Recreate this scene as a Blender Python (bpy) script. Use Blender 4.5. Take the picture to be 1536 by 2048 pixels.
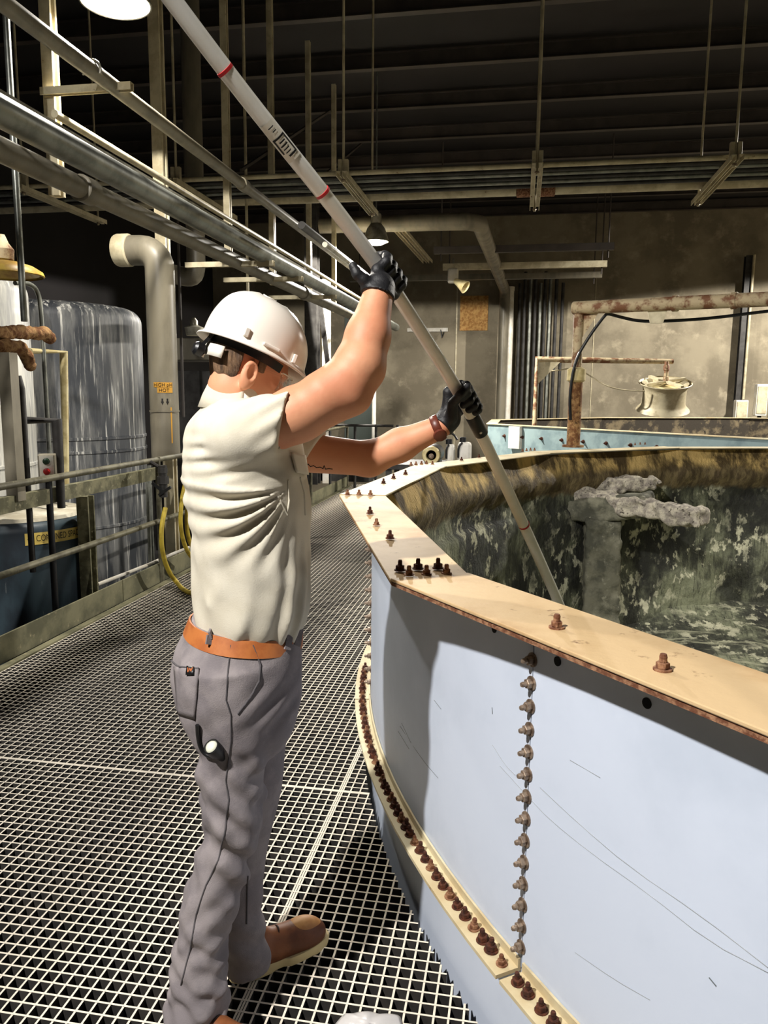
import bpy, bmesh, math, random
import numpy as np
from mathutils import Vector, Matrix, noise
random.seed(4); rng=np.random.default_rng(4)
for o in list(bpy.data.objects): bpy.data.objects.remove(o)
SC=bpy.context.scene; COL=SC.collection
# ---------------------------------------------------------------- camera
FPX=1538.0; CX,CY=768.0,1024.0; HC=1.6
pit,yw,rl=math.radians(8.65),math.radians(9.95),math.radians(0.5)
fw=np.array([-math.sin(yw)*math.cos(pit),math.cos(yw)*math.cos(pit),-math.sin(pit)])
r0=np.array([math.cos(yw),math.sin(yw),0.]); u0=np.cross(r0,fw)
rt=r0*math.cos(rl)+u0*math.sin(rl); up=np.cross(rt,fw)
CAM=np.array([0,0,HC])
cd=bpy.data.cameras.new('camera'); cam=bpy.data.objects.new('camera',cd); COL.objects.link(cam)
cd.sensor_fit='HORIZONTAL'; cd.sensor_width=36; cd.lens=36*FPX/1536; cd.clip_end=200; cd.clip_start=.05
cam.matrix_world=Matrix(((rt[0],up[0],-fw[0],0),(rt[1],up[1],-fw[1],0),(rt[2],up[2],-fw[2],HC),(0,0,0,1)))
SC.camera=cam
def ray(x,y): return fw+rt*(x-CX)/FPX-up*(y-CY)/FPX
def px(x,y,X=None,Y=None,Z=None):            # measured point of the photo on a known plane of the room
    d=ray(x,y)
    t=(Z-HC)/d[2] if Z is not None else (Y/d[1] if Y is not None else X/d[0])
    return Vector(CAM+d*t)
# ---------------------------------------------------------------- light and exposure
SC.view_settings.view_transform='Standard'; SC.view_settings.look='None'
SC.view_settings.exposure=0.12; SC.view_settings.gamma=1; SC.view_settings.use_curve_mapping=False
wd=bpy.data.worlds.new('world'); SC.world=wd; wd.use_nodes=True
bg=wd.node_tree.nodes['Background']; bg.inputs[0].default_value=(1.0,.96,.9,1); bg.inputs[1].default_value=0.028
def lamp_light(name,loc,power,col,size=math.radians(165),blend=.25,rad=.09,aim=(0,0,-1)):
    l=bpy.data.lights.new(name,'SPOT'); l.energy=power; l.color=col; l.spot_size=size; l.spot_blend=blend; l.shadow_soft_size=rad
    o=bpy.data.objects.new(name,l); o.location=loc; COL.objects.link(o)
    o.rotation_euler=Vector(aim).to_track_quat('-Z','Y').to_euler(); return o
WARM=(1.0,.95,.86); COOL=(.93,.96,1.0)
LAMP_NEAR=tuple(px(231,8,Y=4.9)); LAMP_FAR=tuple(px(752,484,Y=12.5))
lamp_light('high_bay_light_behind_camera',(-2.1,-1.0,4.6),1500,(1,.97,.93),rad=.08)
lamp_light('tank_interior_fill_light',(6.0,4.6,5.3),1700,WARM,size=math.radians(98),blend=.2)  # unseen fill added to brighten the tank interior, cone narrowed to miss the worker
lamp_light('high_bay_light_beyond_tank',(8.0,15.0,6.1),5200,WARM,size=math.radians(157),blend=.07)
# ---------------------------------------------------------------- helpers
def S(r,g,b):
    f=lambda c:((c/255+.055)/1.055)**2.4 if c>10 else c/255/12.92
    return (f(r),f(g),f(b),1)
def link(o,parent=None):
    COL.objects.link(o)
    if parent is not None: o.parent=parent
    return o
def tag(o,label=None,cat=None,group=None,kind=None):
    if label: o['label']=label
    if cat: o['category']=cat
    if group: o['group']=group
    if kind: o['kind']=kind
    return o
def empty(name,loc,rz=0,label=None,cat=None,group=None):
    o=bpy.data.objects.new(name,None); o.location=loc; o.rotation_euler=(0,0,rz); o.empty_display_size=.1; COL.objects.link(o)
    return tag(o,label,cat,group)
def worldloc(o):
    v=Vector((0,0,0))
    while o is not None: v=v+Vector(o.location); o=o.parent
    return v
def frame(d,upv=(0,0,1)):
    d=Vector(d).normalized(); u=Vector(upv)
    if abs(d.dot(u))>.98: u=Vector((0,1,0))
    a=u.cross(d).normalized(); b=d.cross(a); return a,b,d
class MB:
    def __init__(s): s.v=[]; s.f=[]
    def add(s,v,f):
        n=len(s.v); s.v+= [tuple(x) for x in v]; s.f+=[tuple(i+n for i in q) for q in f]; return s
    def box(s,c,size,rz=0,tilt=None):
        R=Matrix.Rotation(rz,3,'Z')
        if tilt is not None: R=tilt
        v=[Vector(c)+R@Vector((x*size[0]/2,y*size[1]/2,z*size[2]/2)) for x in(-1,1) for y in(-1,1) for z in(-1,1)]
        return s.add(v,[(0,1,3,2),(4,6,7,5),(0,4,5,1),(2,3,7,6),(0,2,6,4),(1,5,7,3)])
    def bar(s,p,q,w,h,upv=(0,0,1)):          # rectangular bar from p to q
        p,q=Vector(p),Vector(q); a,b,d=frame(q-p,upv)
        v=[e+a*x*w/2+b*y*h/2 for e in(p,q) for x,y in((-1,-1),(1,-1),(1,1),(-1,1))]
        return s.add(v,[(3,2,1,0),(4,5,6,7),(0,1,5,4),(1,2,6,5),(2,3,7,6),(3,0,4,7)])
    def section(s,p,q,poly,upv=(0,0,1)):     # extrude a section polygon (a,b) from p to q
        p,q=Vector(p),Vector(q); a,b,d=frame(q-p,upv); n=len(poly)
        v=[e+a*x+b*y for e in(p,q) for x,y in poly]
        f=[(i,(i+1)%n,n+(i+1)%n,n+i) for i in range(n)]+[tuple(range(n-1,-1,-1)),tuple(range(n,2*n))]
        return s.add(v,f)
    def channel(s,p,q,w,h,t=.006,upv=(0,0,1)):   # U channel, open downwards
        return s.section(p,q,[(-w/2,-h/2),(-w/2,h/2),(w/2,h/2),(w/2,-h/2),(w/2-t,-h/2),(w/2-t,h/2-t),(-w/2+t,h/2-t),(-w/2+t,-h/2)],upv)
    def ibeam(s,p,q,w,h,t=.012,upv=(0,0,1)):
        return s.section(p,q,[(-w/2,-h/2),(w/2,-h/2),(w/2,-h/2+t),(t/2,-h/2+t),(t/2,h/2-t),(w/2,h/2-t),(w/2,h/2),(-w/2,h/2),(-w/2,h/2-t),(-t/2,h/2-t),(-t/2,-h/2+t),(-w/2,-h/2+t)],upv)
    def tube(s,pts,r,seg=12,caps=True,smooth=0):
        pts=[Vector(p) for p in pts]
        for _ in range(smooth):
            n=[pts[0]]
            for a,b in zip(pts,pts[1:]): n+=[a*.75+b*.25,a*.25+b*.75]
            pts=n+[pts[-1]]
        rs=r if isinstance(r,(list,tuple)) else None
        n=len(pts); rings=[]; a0=None
        for i,p in enumerate(pts):
            d=(pts[min(i+1,n-1)]-pts[max(i-1,0)]).normalized()
            if a0 is None: a,b,_=frame(d)
            else:
                a=(a0-d*a0.dot(d)).normalized(); b=d.cross(a)
            a0=a; rr=(np.interp(i/(n-1),np.linspace(0,1,len(rs)),rs) if rs else r)
            k=1.0
            if 0<i<n-1:
                c=(pts[i]-pts[i-1]).normalized().dot((pts[i+1]-pts[i]).normalized()); k=1/max(.6,math.sqrt((1+c)/2))
            rings.append([p+(a*math.cos(t)+b*math.sin(t))*rr*k for t in np.linspace(0,2*math.pi,seg,endpoint=False)])
        v=[q for R in rings for q in R]
        f=[(i*seg+j,i*seg+(j+1)%seg,(i+1)*seg+(j+1)%seg,(i+1)*seg+j) for i in range(n-1) for j in range(seg)]
        if caps: f+=[tuple(range(seg-1,-1,-1)),tuple((n-1)*seg+j for j in range(seg))]
        return s.add(v,f)
    def lathe(s,prof,o,d=(0,0,1),seg=32,caps=True,sx=1,sy=1):   # prof (radius, height)
        a,b,dd=frame(d); o=Vector(o); n=len(prof)
        v=[o+dd*h+(a*math.cos(t)*sx+b*math.sin(t)*sy)*r for r,h in prof for t in np.linspace(0,2*math.pi,seg,endpoint=False)]
        f=[(i*seg+j,i*seg+(j+1)%seg,(i+1)*seg+(j+1)%seg,(i+1)*seg+j) for i in range(n-1) for j in range(seg)]
        if caps:
            f+=[tuple(range(seg-1,-1,-1)),tuple((n-1)*seg+j for j in range(seg))]
        return s.add(v,f)
    def cyl(s,p,q,r,seg=16): p,q=Vector(p),Vector(q); return s.lathe([(r,0),(r,(q-p).length)],p,q-p,seg)
    def prism(s,poly,z0,z1):
        n=len(poly); v=[(x,y,z0) for x,y in poly]+[(x,y,z1) for x,y in poly]
        return s.add(v,[(i,(i+1)%n,n+(i+1)%n,n+i) for i in range(n)]+[tuple(range(n-1,-1,-1)),tuple(range(n,2*n))])
    def grid(s,P,closed=False):
        n,m=len(P),len(P[0]); v=[q for R in P for q in R]
        return s.add(v,[(i*m+j,i*m+(j+1)%m,(i+1)*m+(j+1)%m,(i+1)*m+j) for i in range(n-1) for j in range(m if closed else m-1)])
    def build(s,name,mat,parent=None,smooth=None,bevel=0,local=False):
        me=bpy.data.meshes.new(name); V=np.array(s.v,dtype=float)
        if parent is None:
            c=Vector(((V[:,0].min()+V[:,0].max())/2,(V[:,1].min()+V[:,1].max())/2,V[:,2].min()))
        else: c=Vector((0,0,0)) if local else worldloc(parent)
        me.from_pydata((V-np.array(c)).tolist(),[],s.f); me.update()
        bm=bmesh.new(); bm.from_mesh(me); bmesh.ops.recalc_face_normals(bm,faces=bm.faces); bm.to_mesh(me); bm.free()
        o=bpy.data.objects.new(name,me); me.materials.append(mat); link(o,parent)
        if parent is None: o.location=c
        if smooth is not None:
            me.polygons.foreach_set('use_smooth',[True]*len(me.polygons))
            me.set_sharp_from_angle(angle=math.radians(smooth))
        if bevel:
            b=o.modifiers.new('bevel','BEVEL'); b.width=bevel; b.segments=2; b.limit_method='ANGLE'
        return o
def copy_tree(o,parent=None):
    c=o.copy(); COL.objects.link(c)
    if parent is not None: c.parent=parent
    for ch in list(o.children): copy_tree(ch,c)
    return c
# ---------------------------------------------------------------- materials
def M(name,base,rough=.6,metal=0,c2=None,sc=6,lo=.4,hi=.62,st=(1,1,1),c3=None,sc3=40,lo3=.6,hi3=.7,st3=(1,1,1),bump=0,bsc=60,bst=(1,1,1),det=6,trans=0,alpha=1,emit=0,coat=0,ior=1.45,top=None,r2=None):
    m=bpy.data.materials.new(name); m.use_nodes=True; nt=m.node_tree; N=nt.nodes; Lk=nt.links
    b=N['Principled BSDF']; b.inputs['Base Color'].default_value=base; b.inputs['Roughness'].default_value=rough; b.inputs['Metallic'].default_value=metal
    b.inputs['Transmission Weight'].default_value=trans; b.inputs['Alpha'].default_value=alpha; b.inputs['Coat Weight'].default_value=coat; b.inputs['IOR'].default_value=ior
    if emit: b.inputs['Emission Color'].default_value=base; b.inputs['Emission Strength'].default_value=emit
    tc=N.new('ShaderNodeTexCoord')
    def nz(scale,st,det=det):
        mp=N.new('ShaderNodeMapping'); mp.inputs['Scale'].default_value=st; Lk.new(tc.outputs['Object'],mp.inputs[0])
        n=N.new('ShaderNodeTexNoise'); n.inputs['Scale'].default_value=scale; n.inputs['Detail'].default_value=det; n.inputs['Roughness'].default_value=.62
        Lk.new(mp.outputs[0],n.inputs['Vector']); return n.outputs['Fac']
    def rmp(f,lo,hi):
        r=N.new('ShaderNodeMapRange'); r.inputs[1].default_value=lo; r.inputs[2].default_value=hi; r.interpolation_type='SMOOTHSTEP'; Lk.new(f,r.inputs[0]); return r.outputs[0]
    def mix(f,a,bc):
        x=N.new('ShaderNodeMix'); x.data_type='RGBA'; Lk.new(f,x.inputs['Factor'])
        for sock,val in ((x.inputs['A'],a),(x.inputs['B'],bc)):
            if hasattr(val,'is_linked'): Lk.new(val,sock)
            else: sock.default_value=val
        return x.outputs['Result']
    col=base
    if c2:
        f=rmp(nz(sc,st),lo,hi); col=mix(f,col,c2)
        if r2 is not None:
            q=N.new('ShaderNodeMapRange'); q.inputs[3].default_value=rough; q.inputs[4].default_value=r2; Lk.new(f,q.inputs[0]); Lk.new(q.outputs[0],b.inputs['Roughness'])
    if c3: col=mix(rmp(nz(sc3,st3),lo3,hi3),col,c3)
    if top:                                     # lighter tone on faces that look up
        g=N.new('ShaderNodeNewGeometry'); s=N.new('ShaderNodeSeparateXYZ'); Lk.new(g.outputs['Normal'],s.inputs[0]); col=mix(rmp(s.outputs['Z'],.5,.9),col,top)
    if col is not base: Lk.new(col,b.inputs['Base Color'])
    if bump:
        bp=N.new('ShaderNodeBump'); bp.inputs['Strength'].default_value=min(1,bump); bp.inputs['Distance'].default_value=.01; Lk.new(nz(bsc,bst),bp.inputs['Height']); Lk.new(bp.outputs[0],b.inputs['Normal'])
    m['_col']=0
    return m
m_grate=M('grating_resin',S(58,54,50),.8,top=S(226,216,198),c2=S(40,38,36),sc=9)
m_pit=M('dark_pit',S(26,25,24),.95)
m_wall=M('concrete_wall',S(150,140,119),.85,c2=S(122,113,95),sc=.7,c3=S(168,157,134),sc3=2.6,lo3=.52,hi3=.75,bump=.15,bsc=20)
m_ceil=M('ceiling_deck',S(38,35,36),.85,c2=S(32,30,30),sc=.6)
m_purlin=M('purlin_paint',S(72,65,60),.6,c2=S(60,54,50),sc=2)
m_blue=M('tank_blue_coating',S(205,214,230),.42,c2=S(190,200,216),sc=1.6,lo=.4,hi=.7,c3=S(120,126,134),sc3=9,lo3=.70,hi3=.74,st3=(1,1,.12))
m_tan=M('tan_coated_flange',S(200,172,130),.65,c2=S(168,132,88),sc=2.4,lo=.45,hi=.7,st=(1,1,1),c3=S(120,88,58),sc3=14,lo3=.62,hi3=.72,bump=.15,bsc=30)
m_creamy=M('pale_flange_coating',S(212,200,166),.65,c2=S(190,170,130),sc=2.2,c3=S(150,120,80),sc3=14,lo3=.66,hi3=.74)
m_rust=M('rusted_bolt_steel',S(112,70,48),.8,.25,c2=S(170,128,96),sc=60,bump=.4,bsc=220)
m_rustd=M('dark_rusted_bolt',S(66,38,28),.85,.2,c2=S(104,58,38),sc=60,bump=.5,bsc=220)
m_zinc=M('weathered_zinc_bolt',S(160,142,124),.5,.55,c2=S(110,92,78),sc=70)
m_steel=M('galvanised_steel',S(168,164,150),.4,.55,c2=S(130,126,112),sc=8)
m_cream=M('cream_painted_steel',S(206,196,166),.5,.1,c2=S(176,164,134),sc=5,c3=S(120,92,66),sc3=20,lo3=.66,hi3=.74)
m_alum=M('grey_conduit',S(142,144,136),.38,.6,c2=S(112,114,108),sc=6)
m_dksteel=M('dark_painted_steel',S(62,60,58),.55,.2,c2=S(44,42,40),sc=5)
m_black=M('black_plastic',S(22,22,24),.4)
m_rail=M('dirty_rail_paint',S(112,108,88),.55,.2,c2=S(80,76,60),sc=9,c3=S(150,142,116),sc3=30,lo3=.62,hi3=.75)
m_kick=M('mossy_kick_plate',S(128,124,96),.7,c2=S(92,90,68),sc=3,c3=S(160,150,118),sc3=16,lo3=.6,hi3=.75)
m_white=M('white_plastic',S(232,228,218),.45,c2=S(215,208,192),sc=5)
m_yel=M('yellow_hose',S(196,172,60),.5,c2=S(160,138,44),sc=10)
m_pvcy=M('yellowed_pvc',S(222,208,160),.5,c2=S(196,178,126),sc=8)
m_ductg=M('grey_pvc_duct',S(134,127,110),.42,c2=S(110,104,90),sc=3,st=(1,1,.3),c3=S(190,182,160),sc3=18,lo3=.68,hi3=.78,st3=(1,1,.15))
m_darktank=M('dark_streaked_tank',S(52,55,60),.55,c2=S(118,118,116),sc=7,lo=.42,hi=.68,st=(1,1,.14),c3=S(214,212,204),sc3=22,lo3=.54,hi3=.7,st3=(1,1,.05))
m_paletank=M('pale_streaked_tank',S(136,136,134),.5,c2=S(184,182,172),sc=9,lo=.35,hi=.6,st=(1,1,.12),c3=S(232,228,216),sc3=24,lo3=.55,hi3=.7,st3=(1,1,.06))
m_bluetank=M('dark_blue_tank',S(58,74,82),.5,c2=S(42,50,58),sc=3,st=(1,1,.5),c3=S(150,156,154),sc3=24,lo3=.66,hi3=.76,st3=(1,1,.12))
m_moss=M('mossy_post',S(122,118,90),.8,c2=S(84,82,60),sc=10,c3=S(180,172,140),sc3=24,lo3=.6,hi3=.72)
m_rpipe=M('rusty_pipe',S(190,172,138),.7,.1,c2=S(124,84,58),sc=7,lo=.45,hi=.58,c3=S(70,46,34),sc3=22,lo3=.62,hi3=.72,bump=.4,bsc=50)
m_fullrust=M('brown_rust_scale',S(112,72,42),.9,c2=S(176,138,92),sc=16,c3=S(60,38,24),sc3=30,lo3=.58,hi3=.7,bump=.9,bsc=60)
m_osb=M('strand_board',S(214,168,102),.8,c2=S(176,124,66),sc=14,c3=S(120,80,40),sc3=26,lo3=.62,hi3=.75)
m_yshower=M('yellow_shower_head',S(206,176,78),.45,c2=S(168,130,56),sc=8)
m_grime=None
m_signy=M('yellow_sign',S(226,198,104),.5)
m_signo=M('orange_label',S(206,152,60),.5)
m_ink=M('sign_ink',S(24,20,18),.6)
m_red=M('red_plastic',S(178,32,34),.4)
m_green=M('dark_green_button',S(30,52,34),.35)
def bulb_mat(name,col,e):
    return M(name,col,emit=e)
m_bulb=bulb_mat('lamp_glow',(1,.93,.78,1),60)
# room axes: X across the walkway, Y along it, Z up
# ================================================================ THE ROOM
Y1=22.0; ZC=6.3; XL=-9.0; XR=13.0
def struct(o): o['kind']='structure'; return o
TC=Vector((3.56,4.10,0)); RW=4.27; RF=4.44; ZR=1.12; FT=.008
def tcyl(a,R,z): a=math.radians(a); return Vector((TC.x+R*math.cos(a),TC.y+R*math.sin(a),z))
# grating floor: every bar is real, cut out round the tank
g=MB(); PITCH=.0385; BW=.0058; BD=.038
RG=RW+.025
def circ_x(y):
    d=RG*RG-(y-TC.y)**2; return TC.x-math.sqrt(d) if d>0 else None
def circ_y(x):
    d=RG*RG-(x-TC.x)**2
    return None if d<=0 else (TC.y-math.sqrt(d),TC.y+math.sqrt(d))
XA,XB,YA,YB=-2.95,.62,.25,13.6
def gx(x0,x1,y,w=BW): 
    if x1-x0>.01: g.box(((x0+x1)/2,y,-BD/2),(x1-x0,w,BD))
def gy(x,y0,y1,w=BW):
    if y1-y0>.01: g.box((x,(y0+y1)/2,-BD/2-.0006),(w,y1-y0,BD))
xs=list(np.arange(-.67,XA,-PITCH))+list(np.arange(-.67+PITCH,XB,PITCH))
ys=list(np.arange(2.86,YA,-PITCH))+list(np.arange(2.86+PITCH,YB,PITCH))
for y in ys:
    w=.016 if abs(y-2.86)<.001 else BW
    c=circ_x(y); gx(XA,min(XB,c) if c else XB,y,w)
for x in xs:
    c=circ_y(x)
    if c is None: gy(x,YA,YB)
    else: gy(x,YA,c[0]); gy(x,c[1],YB)
for dx in(-.008,.008): gy(-.67+dx,YA,YB)
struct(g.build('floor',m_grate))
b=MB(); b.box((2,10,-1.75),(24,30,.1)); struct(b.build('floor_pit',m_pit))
b=MB(); b.box((2,Y1+.1,3.0),(24,.2,9.6)); wall_back=struct(b.build('wall_back',m_wall))
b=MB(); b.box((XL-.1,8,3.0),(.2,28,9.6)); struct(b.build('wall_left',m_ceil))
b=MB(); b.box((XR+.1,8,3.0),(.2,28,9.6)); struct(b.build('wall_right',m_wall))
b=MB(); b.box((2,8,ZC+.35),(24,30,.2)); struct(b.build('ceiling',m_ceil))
for i,y in enumerate(np.arange(7.1,Y1-.3,1.585)):
    b=MB(); b.ibeam((XL,y,ZC+.1),(XR,y,ZC+.1),.11,.22); struct(b.build('trim_%d'%(i+1),m_purlin))
m_joint=M('wall_joint',S(52,48,42),.9)
for i,(x,w,mm) in enumerate([(912,.035,m_cream),(1186,.02,m_cream)]):
    p=px(x,700,Y=Y1-.005); b=MB(); b.box((p.x,Y1-.006,2.4),(w,.012,4.9)); struct(b.build('trim_%d'%(20+i),mm))
# ================================================================ THE TANK
def prop_nodes(name,fn):
    m=bpy.data.materials.new(name); m.use_nodes=True; fn(m.node_tree,m.node_tree.nodes,m.node_tree.links); return m
def grime(nt,N,L,flat=False):
    b=N['Principled BSDF']; b.inputs['Roughness'].default_value=.8
    geo=N.new('ShaderNodeNewGeometry'); pos=geo.outputs['Position']
    def nz(sc,st,det=7,ro=.65):
        mp=N.new('ShaderNodeMapping'); mp.inputs['Scale'].default_value=st; L.new(pos,mp.inputs[0])
        n=N.new('ShaderNodeTexNoise'); n.inputs['Scale'].default_value=sc; n.inputs['Detail'].default_value=det; n.inputs['Roughness'].default_value=ro
        L.new(mp.outputs[0],n.inputs['Vector']); return n.outputs['Fac']
    def rng_(f,lo,hi,a=0,bb=1):
        r=N.new('ShaderNodeMapRange'); r.inputs[1].default_value=lo; r.inputs[2].default_value=hi; r.inputs[3].default_value=a; r.inputs[4].default_value=bb; r.interpolation_type='SMOOTHSTEP'; L.new(f,r.inputs[0]); return r.outputs[0]
    def mx(f,a,c):
        x=N.new('ShaderNodeMix'); x.data_type='RGBA'; L.new(f,x.inputs['Factor'])
        for s,v in((x.inputs['A'],a),(x.inputs['B'],c)):
            if hasattr(v,'is_linked'): L.new(v,s)
            else: s.default_value=v
        return x.outputs['Result']
    def mul(a,c):
        x=N.new('ShaderNodeMath'); x.operation='MULTIPLY'; L.new(a,x.inputs[0]); L.new(c,x.inputs[1]); return x.outputs[0]
    def add(a,c,k=1):
        x=N.new('ShaderNodeMath'); x.operation='MULTIPLY_ADD'; L.new(a,x.inputs[0]); x.inputs[1].default_value=k; L.new(c,x.inputs[2]); return x.outputs[0]
    moss=mx(rng_(nz(1.3,(1,1,.8)),.42,.6),S(40,41,36),S(136,140,114))
    moss=mx(rng_(nz(5,(1,1,.35)),.46,.64),moss,S(58,60,50))
    moss=mx(rng_(nz(26,(1.6,1.6,.10) if not flat else (2.2,.12,1)),.5,.72),moss,S(32,32,29))
    moss=mx(mul(rng_(nz(9,(1,1,.7)),.53,.60),rng_(nz(1.1,(1,1,1)),.40,.56)),moss,S(206,204,176))
    if flat:
        moss=mx(rng_(nz(7,(.25,1.6,1)),.55,.66),moss,S(166,166,140))
        col=moss
    else:
        sep=N.new('ShaderNodeSeparateXYZ'); L.new(pos,sep.inputs[0])
        zn=add(nz(2.2,(1,1,.25)),sep.outputs['Z'],.30)
        brown=mx(rng_(nz(14,(1,1,.5)),.4,.65),S(84,70,46),S(132,116,80))
        ochre=mx(rng_(nz(4,(1,1,.3)),.42,.58),S(86,70,40),S(222,190,122))
        col=mx(rng_(zn,.86,.92),moss,brown); col=mx(rng_(zn,1.04,1.12),col,ochre)
    L.new(col,b.inputs['Base Color'])
    bp=N.new('ShaderNodeBump'); bp.inputs['Strength'].default_value=.9; bp.inputs['Distance'].default_value=.03; L.new(nz(22,(1,1,.6)),bp.inputs['Height']); L.new(bp.outputs[0],b.inputs['Normal'])
m_grime=prop_nodes('tank_wall_deposits',lambda a,b_,c: grime(a,b_,c))
m_sludge=prop_nodes('sludge_bed',lambda a,b_,c: grime(a,b_,c,True))
tank=empty('clarifier_tank',TC,0,'large round bolted steel tank beside the worker, pale blue wall under a wide tan rim','tank')
def patch(a0,a1,R0,z0,R1,z1,n=12):
    return [[tcyl(a,R0,z0) for a in np.linspace(a0,a1,n)],[tcyl(a,R1,z1) for a in np.linspace(a0,a1,n)]]
SEAM=214.6
def shell(b,a0,a1,R,t,z0,z1,n=10):
    A=np.linspace(a0,a1,n)
    P=[[tcyl(a,R,z0),tcyl(a,R,z1),tcyl(a,R-t,z1),tcyl(a,R-t,z0)] for a in A]
    b.grid(P,closed=True); b.add([P[0][i] for i in range(4)],[(0,1,2,3)]); b.add([P[-1][i] for i in range(4)],[(3,2,1,0)]); return b
panels=[]
for k in range(16):
    a1=SEAM+22.5*2-22.5*k; panels.append(shell(MB(),a1-22.45,a1,RW,.012,.26,ZR-.004).build('wall_panel',m_blue,tank,smooth=40))
low=shell(MB(),0,360,RW-.002,.012,-1.6,.255,180).build('lower_wall',m_blue,tank,smooth=40)
# bolts: washer + hex nut + threaded stud along +Z
def bolt_mesh(name,mat,r=.012,h=.012,stud=.022,sr=.0065,wash=.017):
    b=MB(); b.lathe([(wash,0),(wash,.003)],(0,0,0),seg=16)
    b.lathe([(r*.92,.003),(r,.0045),(r,.003+h*.9),(r*.85,.003+h)],(0,0,0),seg=6)
    b.lathe([(sr,h),(sr*1.06,h+stud*.3),(sr,h+stud*.5),(sr*1.06,h+stud*.7),(sr*.8,h+stud)],(0,0,0),seg=10)
    me=bpy.data.meshes.new(name); me.from_pydata(b.v,[],b.f); me.materials.append(mat)
    bm=bmesh.new(); bm.from_mesh(me); bmesh.ops.recalc_face_normals(bm,faces=bm.faces); bm.to_mesh(me); bm.free(); return me
B_top=bolt_mesh('rusty_bolt',m_rust,.0105,.010,.016,.006,.0145); B_dark=bolt_mesh('dark_bolt',m_rustd,.0125,.012,.018,.006,.016)
B_zinc=bolt_mesh('zinc_bolt',m_zinc,.0115,.013,.016,.0062,.0165)
def put_bolt(me,p,n,parent,s=1,name='bolt'):
    o=bpy.data.objects.new(name,me); COL.objects.link(o); o.parent=parent
    o.location=Vector(p)-worldloc(parent); o.rotation_euler=(Vector(n).to_track_quat('Z','Y').to_matrix()@Matrix.Rotation(random.random()*6,3,'Z')).to_euler(); o.scale=(s,s,s); return o
# seam bolts
for z in np.linspace(1.075,.315,15):
    a=SEAM; put_bolt(B_zinc,tcyl(a,RW,z),tcyl(a,1,0)-tcyl(a,0,0),panels[2],1)
a=SEAM-22.5
for z in np.linspace(1.06,.34,13): put_bolt(B_zinc,tcyl(a,RW,z),tcyl(a,1,0)-tcyl(a,0,0),panels[3],1)
for z in (.16,.10,.04): put_bolt(B_zinc,tcyl(a+2,RW,z),tcyl(a,1,0)-tcyl(a,0,0),low,1)
a=SEAM+3.0
for z in (.19,.12,.05): put_bolt(B_zinc,tcyl(a,RW,z),tcyl(a,1,0)-tcyl(a,0,0),low,1)
m_hole=M('hole_dark',S(10,12,14),.9)
for k in range(-3,5):
    a=SEAM-2.2+3.35*k
    if abs(a-SEAM)<.6: continue
    n=(tcyl(a,1,0)-tcyl(a,0,0)); b=MB(); p=tcyl(a,RW+.0006,1.045); b.lathe([(.0105,-.004),(.0105,.0008)],p,n,18); b.build('bolt_hole',m_hole,panels[2 if a<SEAM else 1])
# horizontal ring with its row of bolts
for k in range(16):
    a1=SEAM+22.5*2-22.5*k
    b=shell(MB(),a1-22.3,a1,RW+.07,.07,.252,.262,14)
    shell(b,a1-22.3,a1,RW+.008,.006,.262,.285,14)
    rg=b.build('base_ring',m_creamy,tank,smooth=40)
    if k in (1,2,3):
        for q in range(38):
            a=a1-.35-q*.585
            if 187<a<219: put_bolt(B_dark if (q%3 or k==1) else B_top,tcyl(a+random.uniform(-.05,.05),RW+.037,.262),(random.uniform(-.1,.1),random.uniform(-.1,.1),1),rg,random.uniform(.95,1.12))
# rim flange plates
CA=209.0; FWD=.225
segs={}
for k in range(-2,14):
    a0,a1=CA-22.5*k,CA-22.5*(k+1)
    q=[tcyl(a0,RF,0),tcyl(a1,RF,0),tcyl(a1,RF-FWD,0),tcyl(a0,RF-FWD,0)]
    dz=.004*(k%2)
    b=MB(); b.prism([(p.x,p.y) for p in q],ZR-FT+dz,ZR+dz)
    segs[k]=b.build('rim_plate',m_tan if k<=0 else m_creamy,tank,bevel=.002)
    b=MB(); o_=.003                                    # rusty outer edge angle
    p0,p1=tcyl(a0,RF-.006,ZR-FT-.004),tcyl(a1,RF-.006,ZR-FT-.004); b.bar(p0,p1,.006,.008); b.build('edge_strip',m_rust,segs[k])
def rim_bolts(k,pts,me=B_top,s=1):
    for x,y in pts: put_bolt(me,px(x,y,Z=ZR+.004),(0,0,1),segs[k],s)
rim_bolts(0,[(818,1150),(853,1149),(893,1147)]); rim_bolts(0,[(800,1141),(836,1138),(876,1137)],B_dark)
rim_bolts(0,[(740,1027),(780,1077)],B_dark,.95); rim_bolts(0,[(753,1050)],B_top,.95)
rim_bolts(-1,[(1113,1256),(1325,1340)],B_top,1.15)
rim_bolts(1,[(695,990),(718,990),(741,991)]); rim_bolts(1,[(767,967),(787,957),(811,949)],B_dark,.95)
rim_bolts(2,[(822,931),(832,930),(843,929),(853,928),(865,929)],B_top,.95); rim_bolts(2,[(923,921),(958,915)],B_dark,.9)
rim_bolts(3,[(1045,903),(1053,902),(1061,901),(1069,901)],B_top,.95); rim_bolts(4,[(1270,890),(1280,889),(1290,889)],B_top,.9)
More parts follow.
